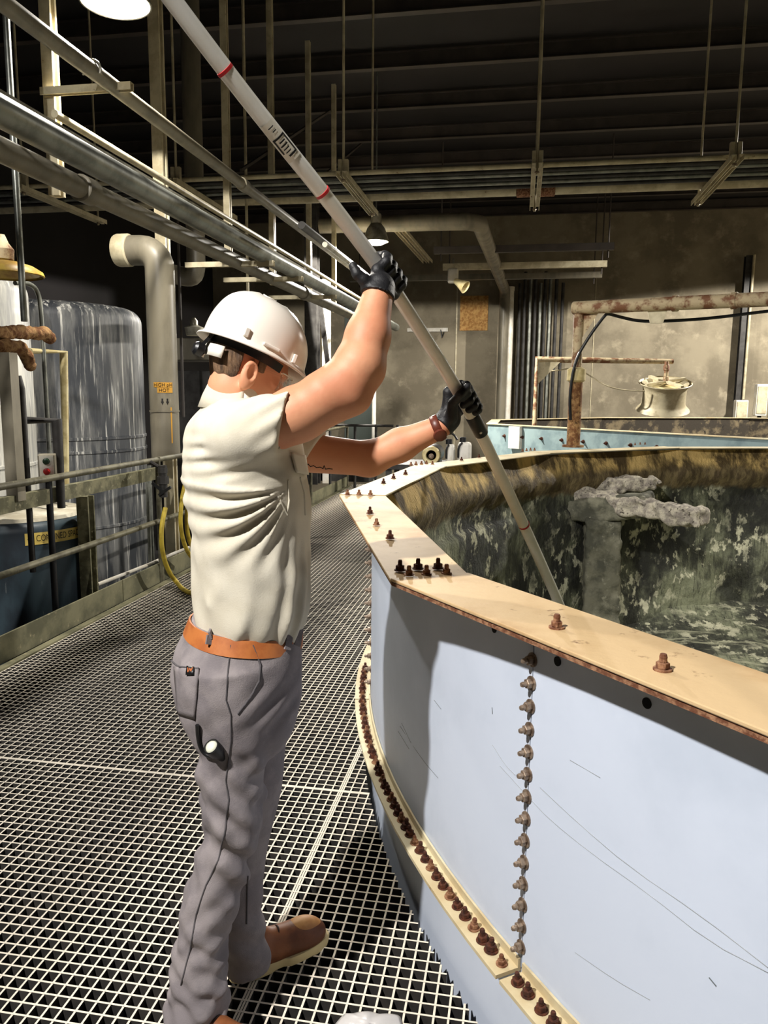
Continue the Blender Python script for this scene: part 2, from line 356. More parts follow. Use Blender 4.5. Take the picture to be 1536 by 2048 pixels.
# inside: caked wall, sludge bed
n1,n2=420,70; P=[]
for j in range(n2+1):
    z=ZR-.02-j/n2*2.4; row=[]
    for i in range(n1):
        a=2*math.pi*i/n1; c,s_=math.cos(a),math.sin(a)
        f=noise.fractal(Vector((c*7,s_*7,z*2.6)),1.0,2.0,5)*.035+noise.noise(Vector((c*16,s_*16,z*3)))*.02
        bulge=.07*math.exp(-((z-.88)/.11)**2)*(1+.9*noise.noise(Vector((c*22,s_*22,z))))+(.035 if z<.62 else 0)
        fade=min(1,(ZR-.02-z)/.08)
        R=RW-.022-fade*max(0,.03+f+bulge); row.append((TC.x+R*c,TC.y+R*s_,z))
    P.append(row)
MB().grid([r+[r[0]] for r in P]).build('wall_deposit',m_grime,tank,smooth=180)
P=[]
for j in range(60):
    r=4.22*j/59; row=[]
    for i in range(241):
        a=2*math.pi*i/240; x,y=r*math.cos(a),r*math.sin(a)
        z=-.78+.30*max(0,(r-2.8)/1.4)**1.6+noise.fractal(Vector((x*1.3,y*1.3,3)),1.0,2.0,5)*.06+.035*math.sin(y*4.2+x*.8+noise.noise(Vector((x,y,1)))*2)
        row.append((TC.x+x,TC.y+y,z))
    P.append(row)
MB().grid(P).build('sludge_bed',m_sludge,tank,smooth=180)
# ---- voxel surfaces: signed distance field -> mesh
def surface_nets(V,org,h):
    s=V<0; nx,ny,nz=V.shape; C=(nx-1,ny-1,nz-1)
    acc=np.zeros(C+(3,),np.float32); cnt=np.zeros(C,np.float32)
    cor=lambda i,j,k:V[i:nx-1+i,j:ny-1+j,k:nz-1+k]
    for ax in range(3):
        for u in(0,1):
            for w in(0,1):
                c0=[0,0,0]; o=[a for a in range(3) if a!=ax]; c0[o[0]]=u; c0[o[1]]=w; c1=list(c0); c1[ax]=1
                A,B=cor(*c0),cor(*c1); m=(A<0)!=(B<0); t=np.where(m,A/(A-B+1e-12),0)
                for d in range(3): acc[...,d]+=np.where(m,(c0[d]+t) if d==ax else c0[d],0)
                cnt+=m
    act=cnt>0; idx=-np.ones(C,np.int64); idx[act]=np.arange(act.sum())
    I=np.argwhere(act).astype(np.float32); verts=(I+acc[act]/cnt[act][:,None])*h+np.array(org)
    F=[]
    for ax in range(3):
        o=[a for a in range(3) if a!=ax]
        sl0=[slice(None)]*3; sl1=[slice(None)]*3; sl0[ax]=slice(0,-1); sl1[ax]=slice(1,None)
        for a in o: sl0[a]=slice(1,-1); sl1[a]=slice(1,-1)
        A=s[tuple(sl0)]; B=s[tuple(sl1)]; m=A!=B
        E=np.argwhere(m); flip=A[m]
        base=E.copy()
        for a in o: base[:,a]+=1
        def cell(du,dv):
            q=base.copy(); q[:,o[0]]-=du; q[:,o[1]]-=dv; return idx[q[:,0],q[:,1],q[:,2]]
        Q=np.stack([cell(1,1),cell(0,1),cell(0,0),cell(1,0)],1)
        if ax==1: flip=~flip
        Q[~flip]=Q[~flip][:,::-1]; F.append(Q)
    return verts,np.concatenate(F)
def sdf_piece(fn,lo,hi,h):
    lo,hi=np.array(lo,float),np.array(hi,float); n=np.ceil((hi-lo)/h).astype(int)+1
    ax=[(lo[i]+h*np.arange(n[i])).astype(np.float32) for i in range(3)]
    X=np.stack(np.meshgrid(*ax,indexing='ij'),-1); return surface_nets(fn(X),lo,h)
def np_mesh(name,pieces,mat,parent=None,loc=None,smooth_it=0):
    V=[];F=[];n=0
    for v,f in pieces: V.append(v); F.append(f+n); n+=len(v)
    V=np.concatenate(V);F=np.concatenate(F)
    me=bpy.data.meshes.new(name); me.from_pydata(V.tolist(),[],F.tolist()); me.update(); me.polygons.foreach_set('use_smooth',[True]*len(me.polygons))
    bm=bmesh.new(); bm.from_mesh(me)
    for _ in range(smooth_it): bmesh.ops.smooth_vert(bm,verts=bm.verts,factor=.5,use_axis_x=True,use_axis_y=True,use_axis_z=True)
    bmesh.ops.recalc_face_normals(bm,faces=bm.faces); bm.to_mesh(me); bm.free()
    me.materials.append(mat); o=bpy.data.objects.new(name,me); link(o,parent)
    if loc is not None: o.location=loc
    return o
A3=lambda p: np.array(p,np.float32)
def rcone(X,a,b,ra,rb):
    a,b=A3(a),A3(b); ba=b-a; t=np.clip(((X-a)@ba)/float(ba@ba+1e-9),0,1); return np.linalg.norm(X-a-t[...,None]*ba,axis=-1)-(ra+(rb-ra)*t)
def ellip(X,c,r,R=None):
    q=X-A3(c)
    if R is not None: q=q@np.array(R,np.float32).T   # rows of R are local axes
    q=q/A3(r); k=np.linalg.norm(q,axis=-1); return (k-1)*min(r)
def smin(a,b,k):
    h=np.clip(.5+.5*(b-a)/k,0,1); return b+(a-b)*h-k*h*(1-h)
def boxd(X,c,half,R=None,rad=0):
    q=X-A3(c)
    if R is not None: q=q@np.array(R,np.float32).T
    q=np.abs(q)-A3(half)+rad; return np.linalg.norm(np.maximum(q,0),axis=-1)+np.minimum(q.max(-1),0)-rad
def vnoise(X,sc,seed=0):
    rs=np.random.default_rng(seed); out=np.zeros(X.shape[:-1],np.float32)
    for _ in range(9):
        d=rs.normal(size=3); d/=np.linalg.norm(d); out+=np.sin((X@A3(d))*sc*rs.uniform(.6,1.7)+rs.uniform(0,6.28))
    return out/3
# ---- crusted ledge and scraper inside the tank
YL=6.9
m_crust=M('grey_mineral_crust',S(150,142,132),.95,c2=S(206,198,178),sc=16,c3=S(70,64,56),sc3=40,lo3=.55,hi3=.68,bump=1,bsc=70)
m_conc=M('mossy_concrete',S(128,126,108),.9,c2=S(84,84,72),sc=5,c3=S(160,158,138),sc3=14,lo3=.58,hi3=.7,bump=.7,bsc=40)
led=empty('crusted_weir_trough',px(1230,1210,Y=YL),0,'grey crust-covered trough on a mossy concrete pillar inside the large tank','trough')
lw=worldloc(led)
p0,p1=px(1140,990,Y=YL+.25),px(1405,1036,Y=YL-.5)
def crustbar(name,p0,p1,w,h,amp,mat,sd,hh=.02):
    d=Vector(p1)-Vector(p0); a,b_,dd=frame(d); R=[list(a),list(b_),list(dd)]; c=(Vector(p0)+Vector(p1))/2
    hf=[w/2,h/2,d.length/2]
    lo=[min(p0[i],p1[i])-w-h for i in range(3)]; hi=[max(p0[i],p1[i])+w+h for i in range(3)]
    def fn(X): return boxd(X,c,hf,R,.02)+amp*(vnoise(X,26,sd)*.6+vnoise(X,60,sd+1)*.5)
    v,f=sdf_piece(fn,lo,hi,hh); return np_mesh(name,[(v-np.array(lw),f)],mat,led)
crustbar('trough_beam',p0,p1,.22,.14,.024,m_crust,3,.014)
crustbar('crust_ridge',px(1150,975,Y=YL+.3),px(1308,966,Y=YL+.35),.2,.12,.03,m_crust,7,.014)
crustbar('concrete_bracket',px(1112,1022,Y=YL+.2),px(1302,1010,Y=YL-.1),.3,.2,.014,m_conc,9)
a_,b_=px(1205,1215,Y=YL),px(1205,1035,Y=YL)
crustbar('pillar',(a_.x,a_.y,-.75),(b_.x,b_.y,b_.z),.30,.26,.014,m_conc,11)
# ---- second tank behind
T2=[(-.55,13.4),(-.55,15.8),(1.8,18.6),(5.5,20.2),(9.2,18.8),(10.4,15.5),(9.6,11.8),(7.6,9.7),(3.3,9.25)]
t2=empty('background_tank',(4.6,14.5,0),0,'second blue bolted tank standing behind the large tank, dark grime inside','tank')
m_blue2=M('aged_blue_coating',S(140,160,162),.5,c2=S(116,136,140),sc=3)
m_grime2=M('dark_tank_grime',S(52,46,38),.9,c2=S(110,98,76),sc=2.2,lo=.5,hi=.62,c3=S(34,30,26),sc3=7,bump=.6,bsc=20)
ctr=Vector((4.6,14.5,0)); n=len(T2)
b=MB(); bi=MB()
for i in range(n):
    p,q=Vector(T2[i]+(0,)),Vector(T2[(i+1)%n]+(0,))
    ip,iq=[v+(ctr-v).normalized()*.10 for v in(p,q)]
    b.add([(p.x,p.y,-1.6),(q.x,q.y,-1.6),(q.x,q.y,ZR),(p.x,p.y,ZR)],[(0,1,2,3)])
    bi.add([(ip.x,ip.y,-1.6),(iq.x,iq.y,-1.6),(iq.x,iq.y,ZR),(ip.x,ip.y,ZR)],[(0,1,2,3)])
    w=.16; op,oq=[v-(ctr-v).normalized()*.03 for v in(p,q)]; jp,jq=[v+(ctr-v).normalized()*w for v in(p,q)]
    r=MB(); r.prism([(op.x,op.y),(oq.x,oq.y),(jq.x,jq.y),(jp.x,jp.y)],ZR,ZR+.012); rp=r.build('rim_plate',m_creamy,t2)
    nb=int((q-p).length/.42); nrm=(p-q).cross(Vector((0,0,1))).normalized(); 
    if (nrm.dot(ctr-p))>0: nrm=-nrm
    if i in(8,0):
        for k in range(1,nb): put_bolt(B_dark,p.lerp(q,k/nb)+Vector((0,0,.94))+nrm*.002,nrm,rp,1.8)
b.build('outer_wall',m_blue2,t2); bi.build('inner_wall',m_grime2,t2)
b=MB(); b.prism([((Vector(v+(0,))+(ctr-Vector(v+(0,))).normalized()*.1).x,(Vector(v+(0,))+(ctr-Vector(v+(0,))).normalized()*.1).y) for v in T2],-.5,-.45); b.build('sludge_surface',m_grime2,t2)
# white notice box on the blue wall
c=px(1022,866,Y=12.75); nrm=Vector((-.73,-.68,0)); b=MB()
u_=Vector((-.68,.73,0)).normalized(); q=Vector((T2[0][0],T2[0][1],0)).lerp(Vector(T2[8]+(0,)),.13); q.z=.93
b.bar(q-u_*.13+nrm*.04,q+u_*.13+nrm*.04,.06,.36); b.build('junction_box',m_white)
tag(bpy.data.objects['junction_box'],'small white box mounted on the blue wall of the background tank','box')

# long drag scratches on the near wall panels
def oncylw(x,y,R=RW+.0004):
    d=ray(x,y); o=np.array([TC.x,TC.y]); a=d[0]**2+d[1]**2; q=-2*(d[:2]@o); c=o@o-R*R; s_=(-q-math.sqrt(max(0,q*q-4*a*c)))/(2*a); return Vector(CAM+d*s_)
m_scr=M('scuffed_coating',S(156,160,164),.6); m_scr2=M('dark_scuff',S(92,98,100),.6)
for i,(pts,r,mm) in enumerate([(((1000,1532),(1060,1598),(1100,1640),(1180,1705),(1300,1790),(1420,1885),(1536,1945)),.0007,m_scr),(((1080,1575),(1160,1650),(1260,1735),(1400,1830),(1536,1935)),.0008,m_scr),(((985,1490),(1010,1530),(1030,1550)),.0006,m_scr),(((1418,1955),(1432,1972)),.0011,m_scr2),(((800,1452),(845,1520),(876,1556)),.0007,m_scr2),(((796,1462),(818,1498)),.0006,m_scr2),(((803,1446),(822,1486)),.0006,m_scr2),(((868,1400),(882,1418)),.0007,m_scr2),(((1140,1520),(1200,1555)),.0006,m_scr),(((984,1415),(985,1428)),.0008,m_scr2),(((1150,1905),(1230,1960),(1300,2000)),.0006,m_scr)]):
    P=[oncylw(*p) for p in pts]; MB().tube(P,r,5,smooth=1).build('scratch',mm,panels[1] if pts[0][0]>957 else panels[2])
# ================================================================ THE WORKER
PO=Vector((-.72,1.76,0)); PA=math.atan2(.56,.83)
Fv=np.array([math.cos(PA),math.sin(PA),0]); Lv=np.array([-math.sin(PA),math.cos(PA),0])
vv=np.array([PO.x,PO.y])/math.hypot(PO.x,PO.y); K0=math.hypot(PO.x,PO.y)
person=empty('person',PO,PA,'person in white hard hat, pale shirt and grey trousers dipping a tube into the tank','person')
def toloc(p): p=np.array(p)-np.array(PO); return np.array([p@Fv,p@Lv,p[2]])
def pl(x,y,dk): d=ray(x,y); return toloc(CAM+d*((K0+dk)/(vv@d[:2])))
def dirloc(d): return np.array([d@Fv,d@Lv,d[2]])
def dep(x,y,z): return CAM+ray(x,y)*z
rtL,upL,bkL=dirloc(rt),dirloc(up),dirloc(-fw)
def rows(R,dk,rv):
    out=[]
    for i,(y,xl,xr) in enumerate(R):
        dkk=dk[i] if isinstance(dk,(list,tuple)) else dk
        c=pl((xl+xr)/2,y,dkk); a=pl(xl,y,dkk); b=pl(xr,y,dkk); w=np.linalg.norm(b-a)/2
        out.append((c[2],c[0],c[1],w*.985,rv[i] if isinstance(rv,(list,tuple)) else rv))
    return np.array(sorted(out))
def loft(X,R,e=2.0):
    z=X[...,2]; Z=R[:,0]; cu,cv,ru,rv=[np.interp(z,Z,R[:,k]).astype(np.float32) for k in(1,2,3,4)]
    a=np.abs((X[...,0]-cu)/ru); b=np.abs((X[...,1]-cv)/rv)
    d=((a**e+b**e)**(1/e)-1)*np.minimum(ru,rv)
    return np.maximum(d,np.maximum(Z[0]-z,z-Z[-1]))
def refine(R,n=60):                     # smooth the measured outline
    Z=np.linspace(R[0,0],R[-1,0],n); out=np.stack([Z]+[np.interp(Z,R[:,0],R[:,k]) for k in range(1,5)],1)
    for _ in range(4): out[1:-1,1:]=(out[:-2,1:]+2*out[1:-1,1:]+out[2:,1:])/4
    return out
m_skin=M('skin',S(214,152,116),.55,c2=S(206,138,104),sc=7,bump=.05,bsc=120)
m_skin.node_tree.nodes['Principled BSDF'].inputs['Subsurface Weight'].default_value=.08
m_skin.node_tree.nodes['Principled BSDF'].inputs['Subsurface Radius'].default_value=(.02,.008,.004)
m_shirt=M('pale_shirt_cloth',S(216,209,191),.85,c2=S(206,198,178),sc=5,bump=.12,bsc=300)
m_trous=M('grey_trouser_cloth',S(142,134,134),.92,c2=S(122,115,117),sc=9,bump=.25,bsc=350)
m_seam=M('trouser_seam',S(84,80,82),.9)
m_belt=M('tan_leather',S(186,112,58),.5,c2=S(164,92,46),sc=14)
m_glove=M('black_nitrile_glove',S(30,30,32),.5,c2=S(22,22,24),sc=30,bump=.2,bsc=200)
m_hat=M('hard_hat_shell',S(236,230,218),.28,coat=.3)
m_hair=M('brown_hair',S(128,100,74),.7,c2=S(72,54,40),sc=40,st=(1,1,.3),bump=.8,bsc=160,bst=(1,1,.2))
m_shoe=M('brown_boot_leather',S(140,84,48),.5,c2=S(104,58,32),sc=9)
m_toe=M('tan_moc_toe',S(206,152,92),.55,c2=S(188,130,74),sc=14)
m_sole=M('cream_sole',S(222,202,150),.7)
m_lace=M('brown_lace',S(58,34,24),.7)
m_watch=M('brown_watch_leather',S(96,44,30),.4)
m_glass=M('clear_lens',S(250,250,250),.03,trans=1,ior=1.1,alpha=.35)
m_eye=M('eye_white',S(230,226,220),.3); m_lip=M('lip',S(190,110,96),.5); m_brow=m_hair
# --- joints (measured)
SR,ER,WR=pl(500,868,-.16),pl(694,787,-.20),pl(756,590,-.15)
SL,EL,WL=pl(560,900,.16),pl(738,918,.17),pl(884,852,.10)
Ho=np.array([.062,-.012,1.646]); ca,sa=math.cos(math.radians(21)),math.sin(math.radians(21)); hy=math.radians(5)
hf=np.array([ca*math.cos(hy),ca*math.sin(hy),-sa]); hl=np.array([-math.sin(hy),math.cos(hy),0]); hu=np.cross(hf,hl)
HR=[hf,hl,hu]
H=lambda f,l,u: Ho+hf*f+hl*l+hu*u
def head(X):
    d=ellip(X,H(.008,0,.052),(.092,.075,.086),HR)
    d=smin(d,ellip(X,H(.032,0,-.012),(.066,.063,.088),HR),.03)
    d=smin(d,ellip(X,H(.052,0,-.070),(.042,.042,.042),HR),.03)        # jaw and chin
    for s in(-1,1):
        d=smin(d,ellip(X,H(.060,.036*s,-.012),(.030,.026,.026),HR),.02) # cheek
        d=smin(d,ellip(X,H(.074,.030*s,.032),(.022,.030,.010),HR),.012) # brow
        d=np.maximum(d,-ellip(X,H(.098,.031*s,.012),(.016,.016,.010),HR)*.8) # eye socket
    d=smin(d,rcone(X,H(.088,0,.020),H(.117,0,-.022),.008,.0125),.012) # nose
    for s in(-1,1): d=smin(d,ellip(X,H(.105,.011*s,-.026),(.010,.008,.007),HR),.006)
    d=smin(d,ellip(X,H(.092,0,-.054),(.012,.022,.005),HR),.006); d=smin(d,ellip(X,H(.089,0,-.064),(.011,.020,.005),HR),.006)
    d=np.maximum(d,-ellip(X,H(.106,0,-.059),(.012,.022,.0016),HR))
    for s in(-1,1):                                                    # ears
        e=ellip(X,H(-.008,.079*s,-.004),(.020,.010,.033),HR); e=np.maximum(e,-ellip(X,H(-.004,.088*s,.002),(.012,.008,.021),HR)); d=smin(d,e,.006)
    nb=pl(470,812,0); d=smin(d,rcone(X,H(-.012,0,-.045),nb,.056,.060),.035)
    return smin(d,rcone(X,nb,nb-np.array([.01,0,.1]),.060,.08),.02)
def rarm(X):
    d=smin(rcone(X,SR,SR+(ER-SR)*.5,.062,.060),rcone(X,SR+(ER-SR)*.5,ER,.060,.050),.02)
    m1=pl(718,735,-.195); m2=pl(736,672,-.175)
    d=smin(d,rcone(X,ER,m1,.047,.056),.02); d=smin(d,rcone(X,m1,m2,.056,.048),.02); d=smin(d,rcone(X,m2,WR,.048,.034),.02)
    d=smin(d,rcone(X,pl(676,770,-.2),pl(650,790,-.2),.052,.056),.02)
    return smin(d,ellip(X,pl(716,795,-.20),(.026,.026,.026)),.02)
def larm(X):
    m=pl(800,890,.15)
    d=smin(rcone(X,SL,EL,.056,.047),rcone(X,EL,m,.046,.044),.02); d=smin(d,rcone(X,m,WL,.044,.030),.02)
    return d
def hand(X,G,A,N,T,W,fr,ang,thumb,pr=.0165,off=(-.034,-.0115,.0115,.033),ln=(1,1.05,1,.9)):
    R=pr+fr*.93; d=None; mc=[]
    pt=lambda o,th,ex=0: G+A*o+(N*math.cos(math.radians(th))+T*math.sin(math.radians(th)))*(R+ex)
    for o,l in zip(off,ln):
        th=np.array(ang)*np.array([1,1,1,l]); q=[pt(o*1.06,th[0],.007),pt(o,th[1],.003),pt(o*.97,th[2]),pt(o*.95,th[3])]; mc.append(q[0])
        mid=[]
        for a,b_,t0,t1 in zip(q,q[1:],th,th[1:]): mid.append(a); mid.append(pt(o,(t0+t1)/2,.0015))
        mid.append(q[-1]); rs=np.linspace(fr*1.12,fr*.88,len(mid)); f=None
        for a,b_,ra,rb in zip(mid,mid[1:],rs,rs[1:]):
            c=rcone(X,a,b_,ra,rb); f=c if f is None else smin(f,c,.003)
        for j in (2,4): f=smin(f,np.linalg.norm(X-A3(mid[j]),axis=-1)-fr*1.08,.003)
        d=f if d is None else np.minimum(d,f)
    palm=None
    for m_ in mc:
        c=rcone(X,W,m_,.021,.0135); palm=c if palm is None else smin(palm,c,.014)
    d=smin(d,palm,.006)
    th=None
    for a,b_,ra,rb in zip(thumb,thumb[1:],(.017,.0135,.0115),(.0135,.0118,.0098)):
        c=rcone(X,a,b_,ra,rb); th=c if th is None else smin(th,c,.004)
    return smin(d,th,.007)
# --- sampling tube first: the hands close round it
TUBE=[(300,-60),(450,140),(560,280),(645,385),(745,516),(800,597),(905,762),(955,852),(1048,1050),(1125,1222),(1190,1380)]
sl=[0]
for a,b_ in zip(TUBE,TUBE[1:]): sl.append(sl[-1]+math.dist(a,b_))
s0=sl[1]; tdep=[1/(.683-.00024*(s-s0)) for s in sl]
TP=[dep(x,y,d) for (x,y),d in zip(TUBE,tdep)]
def tube_at(f):
    i=int(f); return TP[i]+(TP[min(i+1,len(TP)-1)]-TP[i])*(f-i)
RT=.0168
Gr,Gl=toloc(tube_at(4.42)),toloc(tube_at(6.45))
Ar=dirloc(TP[5]-TP[4]); Ar/=np.linalg.norm(Ar); Al=dirloc(TP[7]-TP[6]); Al/=np.linalg.norm(Al)
def basis(A,camc,left):
    p=np.cross(A,bkL); p/=np.linalg.norm(p)          # in picture plane, across the tube
    if p@rtL>0: p=-p
    c=bkL-A*(bkL@A); c/=np.linalg.norm(c); N=c*camc+p*left; N/=np.linalg.norm(N)
    return N,c,p
Nr,cr,pr_=basis(Ar,.62,.78); Tr=np.cross(Ar,Nr); Tr=Tr if Tr@cr>0 else -Tr
Nl,cl,pl_=basis(Al,-.30,.95); Tl=np.cross(Al,Nl); Tl=Tl if Tl@cl<0 else -Tl
wr2=WR+(Gr-WR)*.28+bkL*.012; wl2=WL+(Gl-WL)*.30-bkL*.008
thR=[WR+(Gr-WR)*.2+bkL*.01+pr_*.012, pl(728,560,-.16), pl(714,548,-.16), pl(706,532,-.155)]
thL=[WL+(Gl-WL)*.35+cl*.02-Al*.012, Gl-Al*.03+pl_*.032+cl*.018, Gl-Al*.050+cl*.034+pl_*.006, Gl-Al*.052+cl*.026-pl_*.022]
handR=lambda X: hand(X,Gr,Ar,Nr,Tr,wr2,.0118,(28,80,150,222),thR)
handL=lambda X: hand(X,Gl,Al,Nl,Tl,wl2,.0118,(40,112,190,262),thL)
bx=lambda *P,m=.1:(np.min(np.array(P),0)-m,np.max(np.array(P),0)+m)
# --- body: one mesh (head and neck, arms, and the core inside the clothes)
Rleg_n=rows([(1330,372,560),(1400,372,545),(1480,400,538),(1560,402,536),(1640,413,530),(1700,398,512),(1760,374,502),(1820,359,477),(1880,351,462),(1940,346,458),(2000,338,455),(2046,330,455)],[-.09]*7+[-.10,-.115,-.13,-.145,-.155],[.088,.088,.086,.082,.077,.075,.073,.072,.071,.071,.073,.076])
Rleg_f=rows([(1330,420,590),(1400,430,596),(1480,430,580),(1560,430,566),(1640,430,546),(1700,428,536),(1760,426,531),(1820,430,527),(1870,442,532),(1905,452,541),(1934,454,541)],[.085,.085,.085,.085,.08,.075,.065,.05,.035,.025,.02],[.086,.086,.084,.08,.076,.073,.071,.068,.066,.066,.068])
Rpel=rows([(1238,384,600),(1262,373,602),(1300,353,600),(1350,344,602),(1400,351,599),(1440,366,588),(1475,392,572)],0,[.150,.160,.172,.176,.172,.158,.13])
Rtor=rows([(806,412,552),(830,384,584),(856,371,598),(900,368,600),(950,368,610),(1000,374,617),(1050,381,619),(1100,384,621),(1150,386,623),(1200,388,620),(1228,391,614),(1248,396,602),(1264,400,596)],0,[.10,.155,.185,.20,.20,.192,.182,.176,.172,.172,.168,.158,.15])
Rpel,Rtor,Rleg_n,Rleg_f=[refine(r) for r in(Rpel,Rtor,Rleg_n,Rleg_f)]
shr=lambda R,a: R-np.array([0,0,0,a,a])
def core(X):
    d=smin(loft(X,shr(Rtor,.035)),loft(X,shr(Rpel,.03)),.03)
    return np.minimum(d,np.minimum(loft(X,shr(Rleg_n,.025)),loft(X,shr(Rleg_f,.025))))
pieces=[sdf_piece(head,*bx(H(-.12,-.1,-.1),H(.14,.1,.14),pl(462,812,0)-np.array([0,0,.12]),m=.03),.0032),
        sdf_piece(rarm,*bx(SR,ER,WR,m=.09),.005), sdf_piece(larm,*bx(SL,EL,WL,m=.08),.005),
        sdf_piece(core,(-.3,-.35,.06),(.4,.35,1.5),.02)]
body=np_mesh('body',pieces,m_skin,person,smooth_it=1)
# --- shirt
def bumpmask(X,c,r): return np.exp(-(((X-A3(c))/A3(r))**2).sum(-1))
SE=pl(572,848,-.185); sdir=(SE-SR)/np.linalg.norm(SE-SR); SEL=pl(622,908,.17)
cutR=np.cross(pl(557,905,-.185)-pl(583,786,-.185),bkL); cutR/=np.linalg.norm(cutR); cutR=cutR if cutR@sdir>0 else -cutR
cutL=np.cross(pl(602,946,.17)-pl(648,870,.17),bkL); cutL/=np.linalg.norm(cutL); cutL=cutL if cutL[0]>0 else -cutL
def shirt(X):
    t=loft(X,Rtor,2.25)
    t=smin(t,rcone(X,pl(466,862,-.10),pl(540,890,.12),.072,.074),.04)
    u,v,z=X[...,0],X[...,1],X[...,2]
    # gathers above the belt, folds fanning from the armpit
    near=1/(1+np.exp((v-.02)*40))
    ga=np.clip((1.30-z)/.24,0,1)**1.3
    w=.0075*ga*np.sin(u*125+1.5*np.sin(z*14)+v*60)*(.6+.4*np.sin(u*37+v*20))
    ar=np.arctan2(z-1.40,u-.13); rr=np.hypot(z-1.40,u-.13)
    fan=np.exp(-((rr-.14)/.085)**2)*np.exp(-((ar+2.75)/.75)**2)
    w+=.009*fan*np.sin(ar*24+rr*20)
    w+=.005*bumpmask(X,(-.03,-.12,1.46),(.07,.14,.05))*np.sin(z*190-u*60)
    w+=.0035*vnoise(X,22,5)+.0015*vnoise(X,55,6)
    s=rcone(X,SR-sdir*.02,SE+sdir*.05,.076,.069)
    s=s+.005*np.sin((X@A3(sdir))*40+(X@A3(np.cross(sdir,bkL)))*150)*np.clip(((X-A3(SR))@A3(sdir))/.1,0,1)+.0025*vnoise(X,40,8)
    s=np.maximum(s,((X-A3(pl(570,846,-.185)))@A3(cutR)))
    sdl=(SEL-SL)/np.linalg.norm(SEL-SL); s2=rcone(X,SL,SEL+sdl*.06,.084,.064)+.003*vnoise(X,40,9)
    s2=np.maximum(s2,((X-A3(pl(625,908,.17)))@A3(cutL)))
    d=smin(t+w,s,.022); d=smin(d,s2,.02)
    return np.maximum(d,-rcone(X,pl(468,760,0),pl(466,806,0),.060,.062))
np_mesh('shirt',[sdf_piece(shirt,(-.2,-.36,.955),(.40,.34,1.64),.0055)],m_shirt,person,smooth_it=1)
def wrapband(R,z0,z1,off,n=72,e=2.0,tilt=0):
    P=[]
    for z,o in((z0,off),(z1,off),(z1,off-.004),(z0,off-.004)):
        row=[]
        for t in np.linspace(0,2*math.pi,n,endpoint=False):
            c,s=math.cos(t),math.sin(t); zz=z+tilt*c
            cu,cv,ru,rv=[np.interp(zz,R[:,0],R[:,k]) for k in(1,2,3,4)]
            k=(abs(c)**e+abs(s)**e)**(-1/e); row.append((cu+(ru+o)*c*k,cv+(rv+o)*s*k,zz))
        P.append(row)
    return P
# collar: a folded band standing round the neck
nb=pl(470,806,0); cd_=np.array([.25,0,.97]); cd_/=np.linalg.norm(cd_)
a_,b_,d_=[np.array(v) for v in frame(cd_,(1,0,0))]; P=[]
for (r,h) in((.058,-.012),(.0575,.048),(.060,.054),(.067,.030),(.074,.0),(.078,-.03)):
    P.append([tuple(nb+(a_*math.cos(t)*1.02+b_*math.sin(t))*(r+.004*math.sin(3*t))+d_*(h-.018*max(0,(a_*math.cos(t)+b_*math.sin(t))[0])**2)) for t in np.linspace(0,2*math.pi,48,endpoint=False)])
b=MB(); b.grid([r+[r[0]] for r in P]); o=b.build('collar',m_shirt,person,smooth=60,local=True); md=o.modifiers.new('s','SOLIDIFY'); md.thickness=.0022; md.offset=0
from mathutils.bvhtree import BVHTree
def bvh(o): return BVHTree.FromPolygons([v.co for v in o.data.vertices],[tuple(p.vertices) for p in o.data.polygons])
def onsurf(tree,x,y,eps=.002):          # point of the photo carried onto a garment's own surface
    o=Vector(toloc(CAM)); d=Vector(dirloc(ray(x,y))).normalized(); h=tree.ray_cast(o,d)
    return (h[0]+h[1]*eps*(1 if h[1].dot(d)<0 else -1)) if h[0] is not None else None
def surf_line(name,tree,pts,r,mat,parent=person,eps=.001,n=8):
    P=[]
    for a,b_ in zip(pts,pts[1:]):
        for t in np.linspace(0,1,n,endpoint=False): P.append((a[0]+(b_[0]-a[0])*t,a[1]+(b_[1]-a[1])*t))
    P.append(pts[-1]); Q=[onsurf(tree,*p,eps) for p in P]; Q=[q for q in Q if q is not None]
    if len(Q)>2: return MB().tube(Q,r,6).build(name,mat,parent,smooth=60,local=True)
def surf_patch(name,tree,corners,mat,parent=person,eps=.003,n=10,thick=.003):
    c=[np.array(q,float) for q in corners]; P=[]
    for i in np.linspace(0,1,n):
        row=[]
        for j in np.linspace(0,1,n):
            q=(c[0]*(1-i)+c[3]*i)*(1-j)+(c[1]*(1-i)+c[2]*i)*j; h=onsurf(tree,*q,eps)
            if h is None: h=row[-1] if row else (P[-1][0] if P else Vector((0,0,0)))
            row.append(h)
        P.append(row)
    o=MB().grid(P).build(name,mat,parent,smooth=60,local=True); md=o.modifiers.new('s','SOLIDIFY'); md.thickness=thick; md.offset=0; return o
